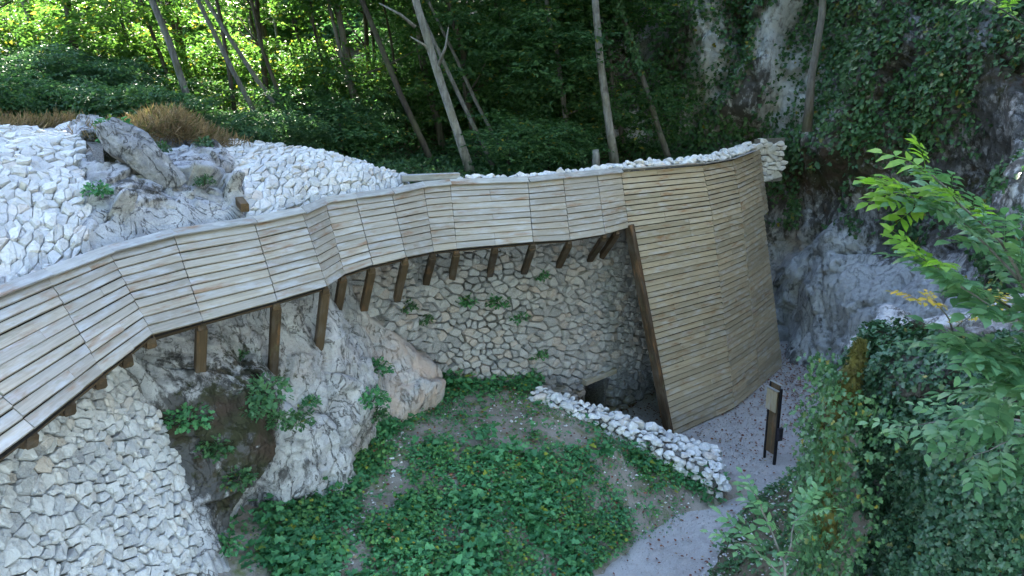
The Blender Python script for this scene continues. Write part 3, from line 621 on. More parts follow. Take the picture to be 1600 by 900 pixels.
for i in range(len(SA) - 1):
    cuts = []
    if i in (1, 2): cuts = [(random.uniform(.3, .7), .35)]
    if i == 11: cuts = [(.5, .45)]
    rows_between(can, SA[i], SA[i + 1], SB[i], SB[i + 1], 10, M['wood_top'], cuts, 1.25)
    nrm = ((SA[i + 1] - SA[i]).cross(SB[i] - SA[i])).normalized(); nrm = nrm if nrm.z > 0 else -nrm
    beam('cap_board', SA[i] + nrm * .055, SA[i + 1] + nrm * .055, .15, .03, nrm, M['cap'], can)
    dn = (SB[i] - SA[i]).normalized(); dn2 = (SB[i + 1] - SA[i + 1]).normalized()
    beam('eave_beam', SB[i] - nrm * .10 - dn * .12, SB[i + 1] - nrm * .10 - dn2 * .12, .14, .12, nrm, M['beam'], can)
strut_spots = [(1, 0), (1, .5), (2, 0), (2, .5), (3, 0), (4, 0), (5, 0), (6, 0), (7, 0), (8, 0), (9, 0), (10, 0), (11, 0), (11, .5), (12, 0), (13, 0), (14, 0), (14, .55)]
for i, f in strut_spots:
    a = SA[i].lerp(SA[i + 1], f); b = SB[i].lerp(SB[i + 1], f); n3 = Vector((b.x - a.x, b.y - a.y, 0)).normalized()
    k = np.argmin(((WQ - np.array([a.x, a.y])) ** 2).sum(1)); bt = float(batter(WD[k])); foot = Vector((WQ[k, 0], WQ[k, 1], 0)) + Vector((WN[k, 0], WN[k, 1], 0)) * (bt * 2.0 + (.25 if 4.4 < WD[k] < 10 else .02))
    kk = np.interp(i, [4, 7, 11], [.36, .30, 0]); foot = foot.lerp(Vector((a.x, a.y, 0)).lerp(Vector((b.x, b.y, 0)), kk), 1 if i < 10 else .3); foot.z = ZT - (2.35 if i < 7 else 2.0)
    if i < 4:
        foot = Vector((WQ[k, 0], WQ[k, 1], ZT - 1.0)) + Vector((WN[k, 0], WN[k, 1], 0)) * (bt * 1.0)
    top = b - n3 * .12 + Vector((0, 0, -.12))
    beam('strut', foot, top, .135, .14, (b - a).cross(Vector((0, 0, 1))), M['beam'], can)
    beam('rafter', Vector((a.x, a.y, 6.36)), b + Vector((0, 0, -.13)) - n3 * .06, .10, .14, (0, 0, 1), M['beam'], can)
# tall screen on the right
scr = thing('timber_screen', (6, 20.4, 0), 'tall leaning screen of narrow tan boards reaching down to the gravel', 'timber wall')
TA = [Vector((2.61, 19.02, 6.5)), Vector((4.90, 20.44, 6.5)), Vector((6.02, 21.74, 6.5)), Vector((7.25, 24.01, 6.5))]
TB = [Vector((3.92, 17.93, .06)), Vector((6.02, 19.80, .06)), Vector((7.17, 21.30, .06)), Vector((8.35, 22.91, .06))]
TM = [Vector((2.76, 18.44, 5.25))] + [a.lerp(b, .195) + Vector((.06, -.08, .0)) for a, b in zip(TA[1:], TB[1:])]
for i in range(3):
    cu = [(.42, .25)]
    rows_between(scr, TA[i], TA[i + 1], TM[i], TM[i + 1], 10, M['wood_wall'], cu if i == 0 else [], 1.2)
    cu = [(.36, .22), (.70, .30)] if i == 0 else ([(.5, .25)] if i == 1 else [])
    rows_between(scr, TM[i], TM[i + 1], TB[i], TB[i + 1], 36, M['wood_wall'], cu)
    nrm = ((TA[i + 1] - TA[i]).cross(TM[i] - TA[i])).normalized(); nrm = nrm if nrm.y < 0 else -nrm
    beam('cap_board', TA[i] + nrm * .03 + Vector((0, 0, .03)), TA[i + 1] + nrm * .03 + Vector((0, 0, .03)), .03, .15, nrm, M['cap'], scr)
    beam('sill_beam', TB[i] - nrm * .12 + Vector((0, 0, .02)), TB[i + 1] - nrm * .12 + Vector((0, 0, .02)), .14, .14, nrm, M['beam'], scr)
E0 = TA[3]; E1 = Vector((7.86, 25.32, 6.5)); rows_between(scr, E0, E1, E0.lerp(TB[3], .30), E1 + (TB[3] - E0) * .30, 14, M['wood_wall'])
edge = (TB[0] - TM[0]).normalized(); inn = Vector((.6, .8, 0))
beam('edge_post', TM[0] + Vector((-.02, -.03, .05)) + inn * .06, TB[0] + Vector((-.03, -.03, -.06)) + inn * .06, .16, .20, (.74, -.67, 0), M['beam'], scr)
for f in (.35, .7):
    for i in range(1, 4): beam('frame_post', TM[i] + Vector((-.30, .26, 0)), TB[i] + Vector((-.30, .26, 0)), .14, .14, (.74, -.67, 0), M['beam'], scr) if f < .5 else None
# rubble crest that shows above the boards
cr = thing('stone_crest', (3, 20, 6.3), 'ragged line of white rubble showing along the top of the boards', 'stone wall')
line = SA[11:] + TA[1:] + [E1]; seglen = 0
for i in range(len(line) - 1):
    a, b = line[i], line[i + 1]; L = (b - a).length; k = max(1, int(L / .17)); back = Vector((-(b - a).y, (b - a).x, 0)).normalized()
    for j in range(k):
        for row in range(3):
            p = a.lerp(b, (j + random.uniform(.1, .9)) / k) + back * (.13 + .17 * row + random.uniform(-.03, .03)); far_ = i >= 4
            p.z = 6.52 + random.uniform(-.03, .04) + (.05 if row == 1 else 0) + (.05 if far_ else -.02); rubble(cr, 'stone', p, random.uniform(.09, .15))
link('mortar_core', py_mesh('mortar_core', [(*(p.xy), z) for p in [(q - cr.location + Vector((-.5 * o, .55 * o, 0))) for o in (.25, .95) for q in line] for z in (-.4, .14)], [[2 * i, 2 * i + 2, 2 * i + 3, 2 * i + 1] for i in list(range(len(line) - 1)) + list(range(len(line), 2 * len(line) - 1))] + [[2 * i + 1, 2 * i + 3, 2 * (i + len(line)) + 3, 2 * (i + len(line)) + 1] for i in range(len(line) - 1)]), M['mortar'], cr)
# stone pier at the far end of the screen and the pale built rib on the cliff above
def flat_surf(o, ux, vy, nrm):
    o, ux, vy, nrm = (np.array(q, float) for q in (o, ux, vy, nrm)); return lambda u, v: (o + np.outer(u, ux) + np.outer(v, vy), np.broadcast_to(nrm, (len(u), 3)))
t = thing('stone_pier', (8.6, 25.6, 4.5), 'short pale stone pier closing the gap between the screen and the cliff', 'stone wall')
fs = flat_surf((7.75, 25.3, 6.75), (.86, .5, 0), (0, -.02, -1), (.5, -.86, .02)); core(t, fs, np.linspace(-.1, 1.3, 6), np.linspace(-.05, 1.35, 8), .02, M['mortar']); masonry(t, fs, (-.05, 1.3, 0, 1.3), (.27, .15), lambda u, v: True, M['stone_top'], 15, .012, .05)
# timber lying behind the canopy, and a stump
tb = thing('timber_beam', (-1.9, 17.0, 6.5), 'grey squared timber lying behind the canopy edge next to the tapering wall', 'beam'); beam('timber', (-2.35, 16.75, 6.62), (-1.15, 17.15, 6.62), .18, .14, (0, 0, 1), M['cap'], tb)
pg = thing('timber_peg', (-4.45, 12.75, 6.6), 'short brown beam end poking up between ledge and tapering wall', 'beam'); beam('timber', (-4.5, 12.95, 6.72), (-4.3, 12.6, 6.66), .13, .14, (0, 0, 1), M['beam'], pg)

# ------------------------------------------------------------------ the leaning slab and boulders
def big_rock(name, loc, size, rot, seed, label, mat, rough=.05, moss=0):
    bm = bmesh.new(); bmesh.ops.create_icosphere(bm, subdivisions=5, radius=1); V = np.array([v.co[:] for v in bm.verts]); rs = np.random.default_rng(seed)
    for _ in range(12):
        d = rs.normal(size=3); d /= np.linalg.norm(d); lim = rs.uniform(.5, .82); V = V - np.outer(np.maximum(0, V @ d - lim), d)
    V = V * np.array(size); V = V + unit(V) * (rough * (fbm(V, .25, 4, seed) + .6 * fbm(V * np.array([.5, 1, 3]), .12, 2, seed + 1)))[:, None]
    for v, c in zip(bm.verts, V): v.co = c
    me = bpy.data.meshes.new(name); bm.to_mesh(me); bm.free(); me.polygons.foreach_set('use_smooth', [True] * len(me.polygons))
    attr(me, 'moss', np.full(len(V), moss)); attr(me, 'dark', np.full(len(V), .15)); attr(me, 'warm', np.clip(-V[:, 2] / size[2] * 1.4, 0, 1))
    o = link(name, me, mat, loc=loc); o.rotation_euler = rot; return tag(o, label, 'rock')
M['slab'] = rock_mat('slab_rock', (.36, .36, .38), (.20, .20, .21), (.30, .22, .14))
big_rock('leaning_slab', (-5.98, 12.62, 7.52), (1.05, .46, .33), (R(30), R(40), R(2)), 5, 'large grey slab tilted over a dark hollow beside dry grass', M['slab'], .05)
for k, (loc, sz, lab) in enumerate([((7.3, 12.5, 4.6), (.7, .5, .38), 'pale layered boulder half hidden by sapling leaves above the ivy'), ((6.5, 13.6, 4.0), (.5, .4, .3), 'whitish boulder left of the layered boulder behind yellowing leaves'), ((8.2, 12.2, 5.0), (.6, .5, .35), 'pale boulder at the right edge under the sapling'), ((7.2, 14.2, 4.1), (.6, .5, .4), 'bleached boulder farther back below the cliff foot')]):
    big_rock('boulder', loc, sz, (R(10), R(-8), R(40 * k)), 20 + k, lab, M['rock_top'], .04)
for k, (x, y, s) in enumerate([(3.05, 11.35, .20), (3.32, 11.2, .17)]):
    big_rock('boulder', (x, y, float(bank_h(np.array([x]), np.array([y]))[0]) + .08), (s, s * .8, s * .8), (0, 0, k), 40 + k, ['white stone on the bank at the bottom edge of the photo', 'bluish white stone touching its whiter neighbour on the bank'][k], M['stone_top'] if False else M['rock_top'], .02)

# ------------------------------------------------------------------ information post
sg = thing('information_post', (6.2, 16.9, 0), 'slim wooden information post with black legs standing on the gravel', 'sign')
sp, sq = Vector((5.97, 16.98, 0)), Vector((6.10, 16.66, 0)); sd = (sq - sp).normalized(); sn = Vector((-sd.y, sd.x, 0)); sn = sn if sn.x < 0 else -sn
def post_box(name, p, w, h, d, z0, mat, off=0.0):
    c = p + sn * off; return beam(name, (c.x, c.y, z0), (c.x, c.y, z0 + h), d, w, sd, mat, sg)
post_box('post', sp, .05, 1.95, .06, 0, M['black']); post_box('post', sq, .06, 1.88, .07, -.02, M['black'])
post_box('panel', (sp + sq) / 2, .29, 1.72, .035, .22, M['beam'])
pl = post_box('plaque', (sp + sq) / 2 - sd * .03, .34, .50, .035, 1.28, M['wood_wall'], .07)
beam('plaque_top', Vector((*(sp - sd * .06 + sn * .07).xy, 1.81)), Vector((*(sq - sd * .0 + sn * .07).xy, 1.81)), .07, .02, (0, 0, 1), M['grey_metal'], sg)
beam('panel_top', Vector((*(sp - sd * .02).xy, 1.95)), Vector((*(sq + sd * .02).xy, 1.95)), .06, .02, (0, 0, 1), M['grey_metal'], sg)
for ch, pa_ in ((bpy.data.objects['plaque_top'], pl), (bpy.data.objects['panel_top'], bpy.data.objects['panel'])): ch.parent = pa_; ch.matrix_parent_inverse = pa_.matrix_basis.inverted()
post_box('leaflet_box', sq + sd * .06, .08, .30, .13, .62, M['dark_box'], -.03)

# ------------------------------------------------------------------ trees
def crown_mesh(name, seed, twigs=170, per=52, leaf=.052, flat=.55):
    global rng
    keep, rng = rng, np.random.default_rng(seed)
    d = rand_dirs(twigs); r = rng.uniform(.12, 1, twigs) ** .6; c = d * r[:, None] * np.array([1, 1, .85]); tn = unit(rand_dirs(twigs, .2, 1) + np.array([0, 0, 1.0]) + .4 * d)
    C = np.repeat(c, per, 0); T = np.repeat(tn, per, 0); n = len(C); off = rng.normal(size=(n, 3)) * .105; h = (off * T).sum(1, keepdims=True); off = off - T * h * (1 - .25 * flat)
    ax = unit(off + .5 * rng.normal(size=(n, 3)) * .1 - np.array([0, 0, .03])); nr = unit(T + .55 * rng.normal(size=(n, 3))); ln = rng.uniform(.7, 1.3, n) * leaf
    V, F = leaf_arrays(C + off, ax, nr, ln, ln * .62); rng = keep
    return np_mesh(name, V, F)
CROWN = [crown_mesh('crown_shape', 200 + i, twigs=95, per=40, leaf=.072) for i in range(4)]
CROWN_D = [crown_mesh('dense_crown_shape', 220 + i, twigs=190, per=50, leaf=.072) for i in range(3)]
def mat_copy(me, mat): m = me.copy(); m.materials.clear(); m.materials.append(mat); return m
CR = {k: [mat_copy(m, M[k]) for m in CROWN] for k in ('leaf_far', 'leaf_lit')}; CR['leaf_shade'] = [mat_copy(m, M['leaf_shade']) for m in CROWN_D]; CR['spring'] = [mat_copy(CROWN[0], M['spring'])]
def foliage(t, name, c, r, kind, flat=.8):
    m = Matrix.Translation(Vector(c) - t.location) @ Matrix.Rotation(random.uniform(0, 6.28), 4, 'Z') @ Matrix.Diagonal((r * random.uniform(.85, 1.15), r * random.uniform(.85, 1.15), r * flat, 1))
    return link(name, random.choice(CR[kind]), None, t, mtx=m)
def trunk_path(base, via, H, wob=.12, seed=0):
    b, v = Vector(base), Vector(via); rs = random.Random(seed); d = (v - b); d = d / d.z; pts = []
    n = 11
    for i in range(n):
        f = i / (n - 1); z = -.5 + (H + .5) * f; ben = Vector((d.x * z * (1 - .35 * max(0, f - .35)), d.y * z, z)); pts.append(b + ben + Vector((rs.uniform(-wob, wob), rs.uniform(-wob, wob), 0)) * min(1, f * 4))
    return pts
def front_tree(base, via, r, H, mat, label, seed, kind='leaf_far', crowns=3, limbs=4, group=None):
    t = thing('tree', base, label, 'tree', group); pts = trunk_path(base, via, H, .09, seed); rs = random.Random(seed + 1); n = len(pts)
    parts = [tube(pts, [r * (1.25 if i == 0 else 1.0) * (1 - .8 * i / (n - 1)) for i in range(n)], 10)]
    for k in range(limbs):
        i = rs.randint(4, n - 2); p = pts[i]; a = rs.uniform(0, 6.28); L = rs.uniform(1.2, 3.0); e = p + Vector((math.cos(a) * L, math.sin(a) * L, L * rs.uniform(.5, 1.1))); q = p.lerp(e, .5) + Vector((0, 0, -.12 * L)); rr = r * (1 - .8 * i / (n - 1)) * .5
        parts.append(tube([p, q, e], [rr, rr * .65, rr * .25], 6))
    V, F = join_tubes(parts); link('trunk', py_mesh('trunk', [v - Vector(base) for v in V], F, True), mat, t)
    for k in range(crowns):
        p = pts[-1].lerp(pts[n // 2], k / max(1, crowns)); foliage(t, 'crown', p + Vector((rs.uniform(-1.5, 1.5), rs.uniform(-.5, 2.0), rs.uniform(-.3, 1.0))), rs.uniform(2.4, 3.4), kind)
    return t, pts
TR = [((-8.44, 22, 7.0), (-9.48, 22, 10.65), .13, 15, 'bark', 'grey leaning trunk rising behind the dry grass on the ledge'),
      ((-6.75, 23, 6.4), (-8.2, 23, 9.73), .10, 14, 'bark', 'thin grey trunk leaning left just right of the ledge tree'),
      ((-5.86, 24, 6.1), (-8.5, 24, 10.3), .10, 14, 'bark', 'most steeply leaning slim pale trunk over the tapering wall'),
      ((-4.54, 27, 5.6), (-5.73, 27, 8.49), .09, 14, 'bark', 'thin trunk behind the end of the tapering wall, left of a close pair'),
      ((-4.41, 28, 5.6), (-5.37, 28, 8.91), .10, 15, 'bark_dark', 'thin dark trunk behind the end of the tapering wall, right of a close pair'),
      ((-2.18, 24, 5.6), (-3.99, 24, 9.95), .13, 15, 'bark_dark', 'brown curving trunk leaning left of the forked white trunk'),
      ((-1.09, 22.5, 5.8), (-2.58, 22.5, 10.69), .17, 17, 'bark_pale', 'thickest whitish trunk with a fork leaning over the canopy'),
      ((-.38, 23.5, 5.7), (-1.84, 23.5, 8.88), .09, 13, 'bark', 'slim pale trunk right beside the thick white one'),
      ((.1, 25, 5.7), (-1.18, 25, 8.13), .08, 13, 'bark', 'thinnest leaning trunk before the dark slope'),
      ((3.14, 24, 6.0), (2.35, 24, 10.83), .16, 18, 'bark_pale', 'upright pale grey trunk standing before the cliff behind the screen'),
      ((5.17, 26, 6.0), (3.28, 26, 11.0), .12, 16, 'bark', 'ivy clad trunk leaning left behind the screen'),
      ((8.9, 24.2, 7.6), (8.93, 24.2, 10.65), .15, 16, 'bark', 'straight grey trunk growing out of the ivy on the right cliff')]
for k, (b, v, r, H, m, lab) in enumerate(TR):
    t, pts = front_tree(b, v, r * .8, H, M[m], lab, 300 + k, 'leaf_far', 3, 7)
    if k == 6:
        for i_, (p, e) in enumerate([((-2.05, 22.5, 8.95), (-1.72, 22.4, 10.0)), ((-2.62, 22.5, 10.0), (-3.55, 22.3, 10.6)), ((-2.2, 22.5, 9.3), (-2.75, 22.4, 9.75))]):
            q = Vector(p).lerp(Vector(e), .5) + Vector((.08, 0, .02)); V, F = tube([p, q, e], [.055, .035, .015], 7); link('branch', py_mesh('branch', [x - t.location for x in V], F, True), M[m], t)
    if k == 10:                                            # ivy sleeve
        n = 2600; f = rng.uniform(.20, .85, n); arr = np.array([p[:] for p in pts]); ii = f * (len(arr) - 1); C = np.stack([np.interp(ii, range(len(arr)), arr[:, j]) for j in range(3)], 1); d = rand_dirs(n, -.3, .3); C = C + d * rng.uniform(.06, .24, (n, 1))
        V, F = leaf_arrays(C, unit(d * .4 + np.array([0, 0, -1]) + .4 * rng.normal(size=(n, 3))), d, .13, .12, 'lobed'); link('ivy', np_mesh('ivy', V - np.array(t.location), F), M['ivy'], t)
st = thing('tree_stump', (2.36, 22.4, 6.0), 'short broken grey stump standing beside the upright pale trunk', 'stump'); V, F = tube([(2.36, 22.4, 6.0), (2.37, 22.4, 6.5), (2.35, 22.4, 6.72)], [.13, .11, .085], 9); link('trunk', py_mesh('trunk', [x - st.location for x in V], F, True), M['bark_pale'], st)

def cliff_x(y): return np.interp(y, CQ[::-1, 1][np.argsort(CQ[::-1, 1])], CQ[::-1, 0][np.argsort(CQ[::-1, 1])])
TRUNKS = []
for i in range(5):
    rs = random.Random(600 + i); pts = trunk_path((0, 0, 0), (rs.uniform(-.22, .02), 0, 1), 15, .12, 700 + i); parts = [tube(pts, [.15 * (1 - .8 * j / 10) for j in range(11)], 7)]
    for k in range(7):
        j = rs.randint(2, 9); p = pts[j]; a = rs.uniform(0, 6.28); L = rs.uniform(1, 3); e = p + Vector((math.cos(a) * L, math.sin(a) * L, L * rs.uniform(.3, 1))); parts.append(tube([p, p.lerp(e, .5) + Vector((0, 0, -.1)), e], [.06, .035, .012], 5))
    V, F = join_tubes(parts); TRUNKS.append((py_mesh('trunk_shape', V, F, True), pts))
    TRUNKS[-1][0].materials.append(M['bark_dark'] if i < 3 else M['bark'])
cnt = 0; tries = 0; spots = []
def add_tree(x, y, kind, H, hs, rmin, rmax):
    z = float(floor_h(np.array([x]), np.array([y]))[0]); ti = random.randrange(5); k = H / 15 * random.uniform(.9, 1.1); w = max(.7, min(1.2, k))
    t = thing('forest_tree', (x, y, z), 'slender leafy forest tree standing deep in the wood behind the walls', 'tree', 'trees of the wood behind the walls')
    link('trunk', TRUNKS[ti][0], None, t, mtx=Matrix.Diagonal((w, w, k, 1)))
    for f in hs:
        q = TRUNKS[ti][1][int(f * 10)]; foliage(t, 'crown', t.location + Vector((q.x * w, q.y * w, q.z * k)) + Vector((random.uniform(-1.5, 1.5), random.uniform(-1.2, 1.2), random.uniform(-.5, .5))), random.uniform(rmin, rmax), kind, .75)
while cnt < 56 and tries < 8000:
    tries += 1
    row = tries % 3; y = random.uniform(25.5, 34) if row < 2 else random.uniform(36, 84); x = random.uniform(-.64 * y - 4, .14 * y)
    if x > cliff_x(y) - 1.5 or any((x - a) ** 2 + (y - b) ** 2 < (1.7 + .03 * y) ** 2 for a, b in spots): continue
    left = x < -.12 * y
    if left and 29.5 < y < 60: continue                                      # an open strip lets the low sun in from behind
    if y > 58 and x < -.30 * y and random.random() < .88: continue
    if x < -.36 * y and random.random() < .8: continue
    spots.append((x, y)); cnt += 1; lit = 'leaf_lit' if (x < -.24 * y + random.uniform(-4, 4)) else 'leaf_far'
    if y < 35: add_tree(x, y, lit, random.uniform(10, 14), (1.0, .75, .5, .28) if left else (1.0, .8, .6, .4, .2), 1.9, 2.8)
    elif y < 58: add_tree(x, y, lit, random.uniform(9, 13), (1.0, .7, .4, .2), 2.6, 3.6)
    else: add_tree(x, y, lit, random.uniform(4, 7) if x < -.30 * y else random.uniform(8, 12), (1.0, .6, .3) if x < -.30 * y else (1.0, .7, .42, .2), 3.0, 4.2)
# thin dark poles between the bigger trees
for k in range(18):
    y = random.uniform(24.5, 33); x = random.uniform(-.46 * y, .03 * y); z = float(floor_h(np.array([x]), np.array([y]))[0]); hgt = random.uniform(9, 12)
    t = thing('forest_tree', (x, y, z), 'slender leafy forest tree standing deep in the wood behind the walls', 'tree', 'trees of the wood behind the walls'); pts = trunk_path((0, 0, 0), (random.uniform(-.30, -.04), 0, 1), hgt, .07, 1200 + k); r = random.uniform(.045, .08)
    V, F = tube(pts, [r * (1 - .7 * i / 10) for i in range(11)], 7); link('trunk', py_mesh('trunk', V, F, True), M['bark'] if k % 3 == 0 else M['bark_dark'], t); foliage(t, 'crown', t.location + pts[-1], random.uniform(1.6, 2.4), 'leaf_far', .8)
# understory shrubs
cnt = 0
while cnt < 46:
    y = random.uniform(21, 44); x = random.uniform(-.6 * y - 2, .07 * y)
    if x > cliff_x(y) - 1 or (y < 23 and x > -9) or (y < 19.5 - x * .2 and x > -3): continue
    z = float(floor_h(np.array([x]), np.array([y]))[0]); cnt += 1; left = x < -.25 * y
    t = thing('shrub', (x, y, z), 'leafy understory shrub beneath the trees of the wood', 'shrub', 'understory shrubs behind the walls')
    foliage(t, 'foliage', (x, y, z + .9), random.uniform(1.2, 2.3) * (1.1 if left else .9), 'leaf_far' if random.random() < .5 else 'leaf_shade', .7)
    V, F = tube([(0, 0, -.2), (.05, 0, .5), (0, .08, 1.1)], [.05, .04, .02], 6); link('stem', py_mesh('stem', V, F, True), M['bark_dark'], t)
for k in range(20):
    y = 21 + 17 * random.random(); x = -(.36 + .28 * random.random()) * y - 1; z = float(floor_h(np.array([x]), np.array([y]))[0])
    t = thing('shrub', (x, y, z), 'leafy understory shrub beneath the trees of the wood', 'shrub', 'understory shrubs behind the walls'); foliage(t, 'foliage', (x, y, z + .7), random.uniform(1.1, 1.7), random.choice(('leaf_far', 'leaf_shade', 'leaf_lit')), .8)
    V, F = tube([(0, 0, -.2), (.05, 0, .5), (0, .08, 1.1)], [.05, .04, .02], 6); link('stem', py_mesh('stem', V, F, True), M['bark_dark'], t)
for k in range(22):
    x = -6.5 - 12 * (k / 21) + random.uniform(-.5, .5); y = np.interp(x, [-20, -13, -9.5, -6], [12, 15.5, 18.6, 20.5]) + random.uniform(0, 2.2); z = float(floor_h(np.array([x]), np.array([y]))[0])
    t = thing('shrub', (x, y, z), 'leafy bush right behind the dry grass crest at upper left', 'shrub', 'bushes along the crest'); foliage(t, 'foliage', (x, y, z + .55), random.uniform(1.0, 1.9), random.choice(('leaf_far', 'leaf_shade')), .8)
    V, F = tube([(0, 0, -.2), (.05, 0, .4), (0, .08, .9)], [.05, .04, .02], 6); link('stem', py_mesh('stem', V, F, True), M['bark_dark'], t)
# shrubs rooted on the dark slope and on the cliff
for k, (sx, zz, r, kind, lab) in enumerate([(19.2, 8.6, 1.5, 'leaf_shade', 'dark shrub hanging low on the shaded slope'), (17.0, 10.2, 1.7, 'leaf_shade', 'dark shrub high on the shaded slope behind the upright trunk'), (21.0, 11.2, 1.6, 'leaf_shade', 'dark shrub at the top edge above the pale trunk'), (23.5, 11.0, 1.6, 'leaf_shade', 'dark shrub topping the slope right of the ivy clad trunk'),
        (28.4, 7.3, 1.15, 'leaf_shade', 'rounded dark green bush on the cliff just behind the screen top'), (15.0, 8.2, 1.6, 'leaf_shade', 'dark shrub at the left foot of the shaded slope'), (20.4, 7.4, .6, 'spring', 'small bright green sapling on the dark slope'), (27.0, 12.2, 1.3, 'leaf_shade', 'dark shrub above the white rock faces')]):
    P, n_ = cliff_surf(np.array([sx]), np.array([zz])); p = Vector(P[0]); t = thing('shrub', p, lab, 'shrub'); foliage(t, 'foliage', p + Vector(n_[0]) * r * .45, r, kind, .8)
    V, F = tube([(0, 0, -.1), Vector(n_[0]) * r * .3, Vector(n_[0]) * r * .5 + Vector((0, 0, .3))], [.05, .04, .02], 6); link('stem', py_mesh('stem', V, F, True), M['bark_dark'], t)

# ------------------------------------------------------------------ ivy and ground cover
def surf_leaves(name, P, n_, ln, mat, shape='lobed', hang=1.0, lift=.07, parent=None, asp=.95):
    n = len(P); ax = unit(np.array([0, 0, -1.0]) * hang + n_ * .45 + .75 * rng.normal(size=(n, 3))); nr = unit(n_ + .45 * rng.normal(size=(n, 3)) + np.array([0, 0, .35])); L = ln * rng.uniform(.6, 1.25, n)
    V, F = leaf_arrays(P + n_ * rng.uniform(0, lift, (n, 1)), ax, nr, L, L * asp, shape); return link(name, np_mesh(name, V, F), mat, parent)
# undergrowth on the forest floor next to the wall
n = 5000; x, y = rng.uniform(-10, 6.5, n), rng.uniform(18, 32, n); k = (x < cliff_x(y) - .3) & (y > 19.2 + .75 * np.clip(x + 1, 0, 20)); x, y = x[k], y[k]; n = len(x); per = 7; C = np.repeat(np.stack([x, y, floor_h(x, y) + .1], 1), per, 0); d = rand_dirs(n * per, -.1, .5); C = C + d * rng.uniform(.05, .5, (n * per, 1)); L = rng.uniform(.08, .2, n * per)
V, F = leaf_arrays(C, unit(d + .4 * rng.normal(size=d.shape)), unit(np.array([0, 0, 1.0]) + .5 * rng.normal(size=d.shape)), L, L * .6); tag(link('undergrowth', np_mesh('undergrowth', V, F), M['leaf_shade']), 'low leafy undergrowth on the forest floor behind the wall', 'plants', kind='stuff')
# cliff ivy
n = 130000; s = rng.uniform(12, CD[-1] - 2, n); z = rng.uniform(3.8, 16, n); P, n_ = cliff_surf(s, z); m = fbm(P, 1.5, 4, 150)
right_ = sst(30.5, 33.5, s) * sst(47, 43, s) * sst(5.4, 7.2, z); dark_ = sst(25.5, 22, s) * sst(5.5, 6.8, z); mid_ = .45 * sst(10.6, 11.6, z) + .25
prob = np.clip(np.maximum(np.maximum(right_ * 1.35, dark_ * 1.0), mid_ * .6) + .95 * m - .15, 0, 1); prob = prob * (1 - rib(P)) * (1 - .92 * np.exp(-((P[:, 0] - 9.6) / .7) ** 2 - ((z - 8.6) / 1.6) ** 2)) * (1 - .9 * np.exp(-((P[:, 0] - 7.0) / .75) ** 2 - ((z - 9.6) / 2.3) ** 2)) * (1 - .8 * np.exp(-((P[:, 0] - 4.6) / .9) ** 2 - ((z - 7.0) / 1.0) ** 2)); k = rng.random(n) < prob
tag(surf_leaves('cliff_ivy', P[k], unit(n_[k]), .15, M['ivy'], lift=.30), 'dark ivy curtain covering the steep right cliff', 'ivy', kind='stuff')
# ivy clad rock at right front
def pillar(a, z):
    """the block at right: a = angle round it"""
    z = z - 0.0; zz = np.clip(z / 5.75, 0, 1); cx, cy = 6.42 + .12 * (5.75 - z), 8.55 - .08 * (5.75 - z); rx = 2.35 * (1 - .10 * zz) * np.where(z > 5.0, np.sqrt(np.clip(1 - ((z - 5.0) / .95) ** 2, .02, 1)), 1); ry = rx * .72
    ca, sa = np.cos(a), np.sin(a); e = 2.6; rr = (np.abs(ca) ** e + np.abs(sa) ** e) ** (-1 / e); P = np.stack([cx + ca * rr * rx, cy + sa * rr * ry, z], 1); n_ = unit(np.stack([ca, sa * 1.2, .25 + 1.2 * sst(4.8, 5.7, z)], 1))
    d = .30 * fbm(P, 1.0, 4, 170) + rocky(P, .7, .08, 172) * .6; return P + n_ * d[:, None], n_
a = np.linspace(0, 2 * math.pi, 220); z = np.linspace(-.2, 5.92, 150); A, Z = np.meshgrid(a, z); P, n_ = pillar(A.ravel(), Z.ravel()); V = np.concatenate([P, [[6.42, 8.55, 5.9]]]); me = np_mesh('ivy_rock', V, grid_faces(150, 220), True)
nm = fbm(V, .6, 4, 175); attr(me, 'moss', np.clip(.55 + .8 * nm, 0, 1.2)); attr(me, 'dark', np.clip(.7 + .5 * nm, 0, 1)); attr(me, 'warm', np.clip(nm, 0, 1))
tag(link('ivy_rock', me, M['cliff']), 'big rock block overgrown with ivy and moss at the lower right', 'rock', kind='thing')
n = 110000; a = rng.uniform(2.3, 6.28, n); z = rng.uniform(.8, 5.9, n); P, n_ = pillar(a, z); m = fbm(P, .8, 4, 176); low = np.exp(-((P[:, 0] - 6.0) / 1.0) ** 2 - ((z - 3.7) / .7) ** 2)
k = rng.random(n) < np.clip(.95 + .8 * m - .9 * low, .02, 1); tag(surf_leaves('rock_ivy', P[k], n_[k], .068, M['ivy_dark'], lift=.16), 'dense small leaved ivy over the front rock block', 'ivy', kind='stuff')
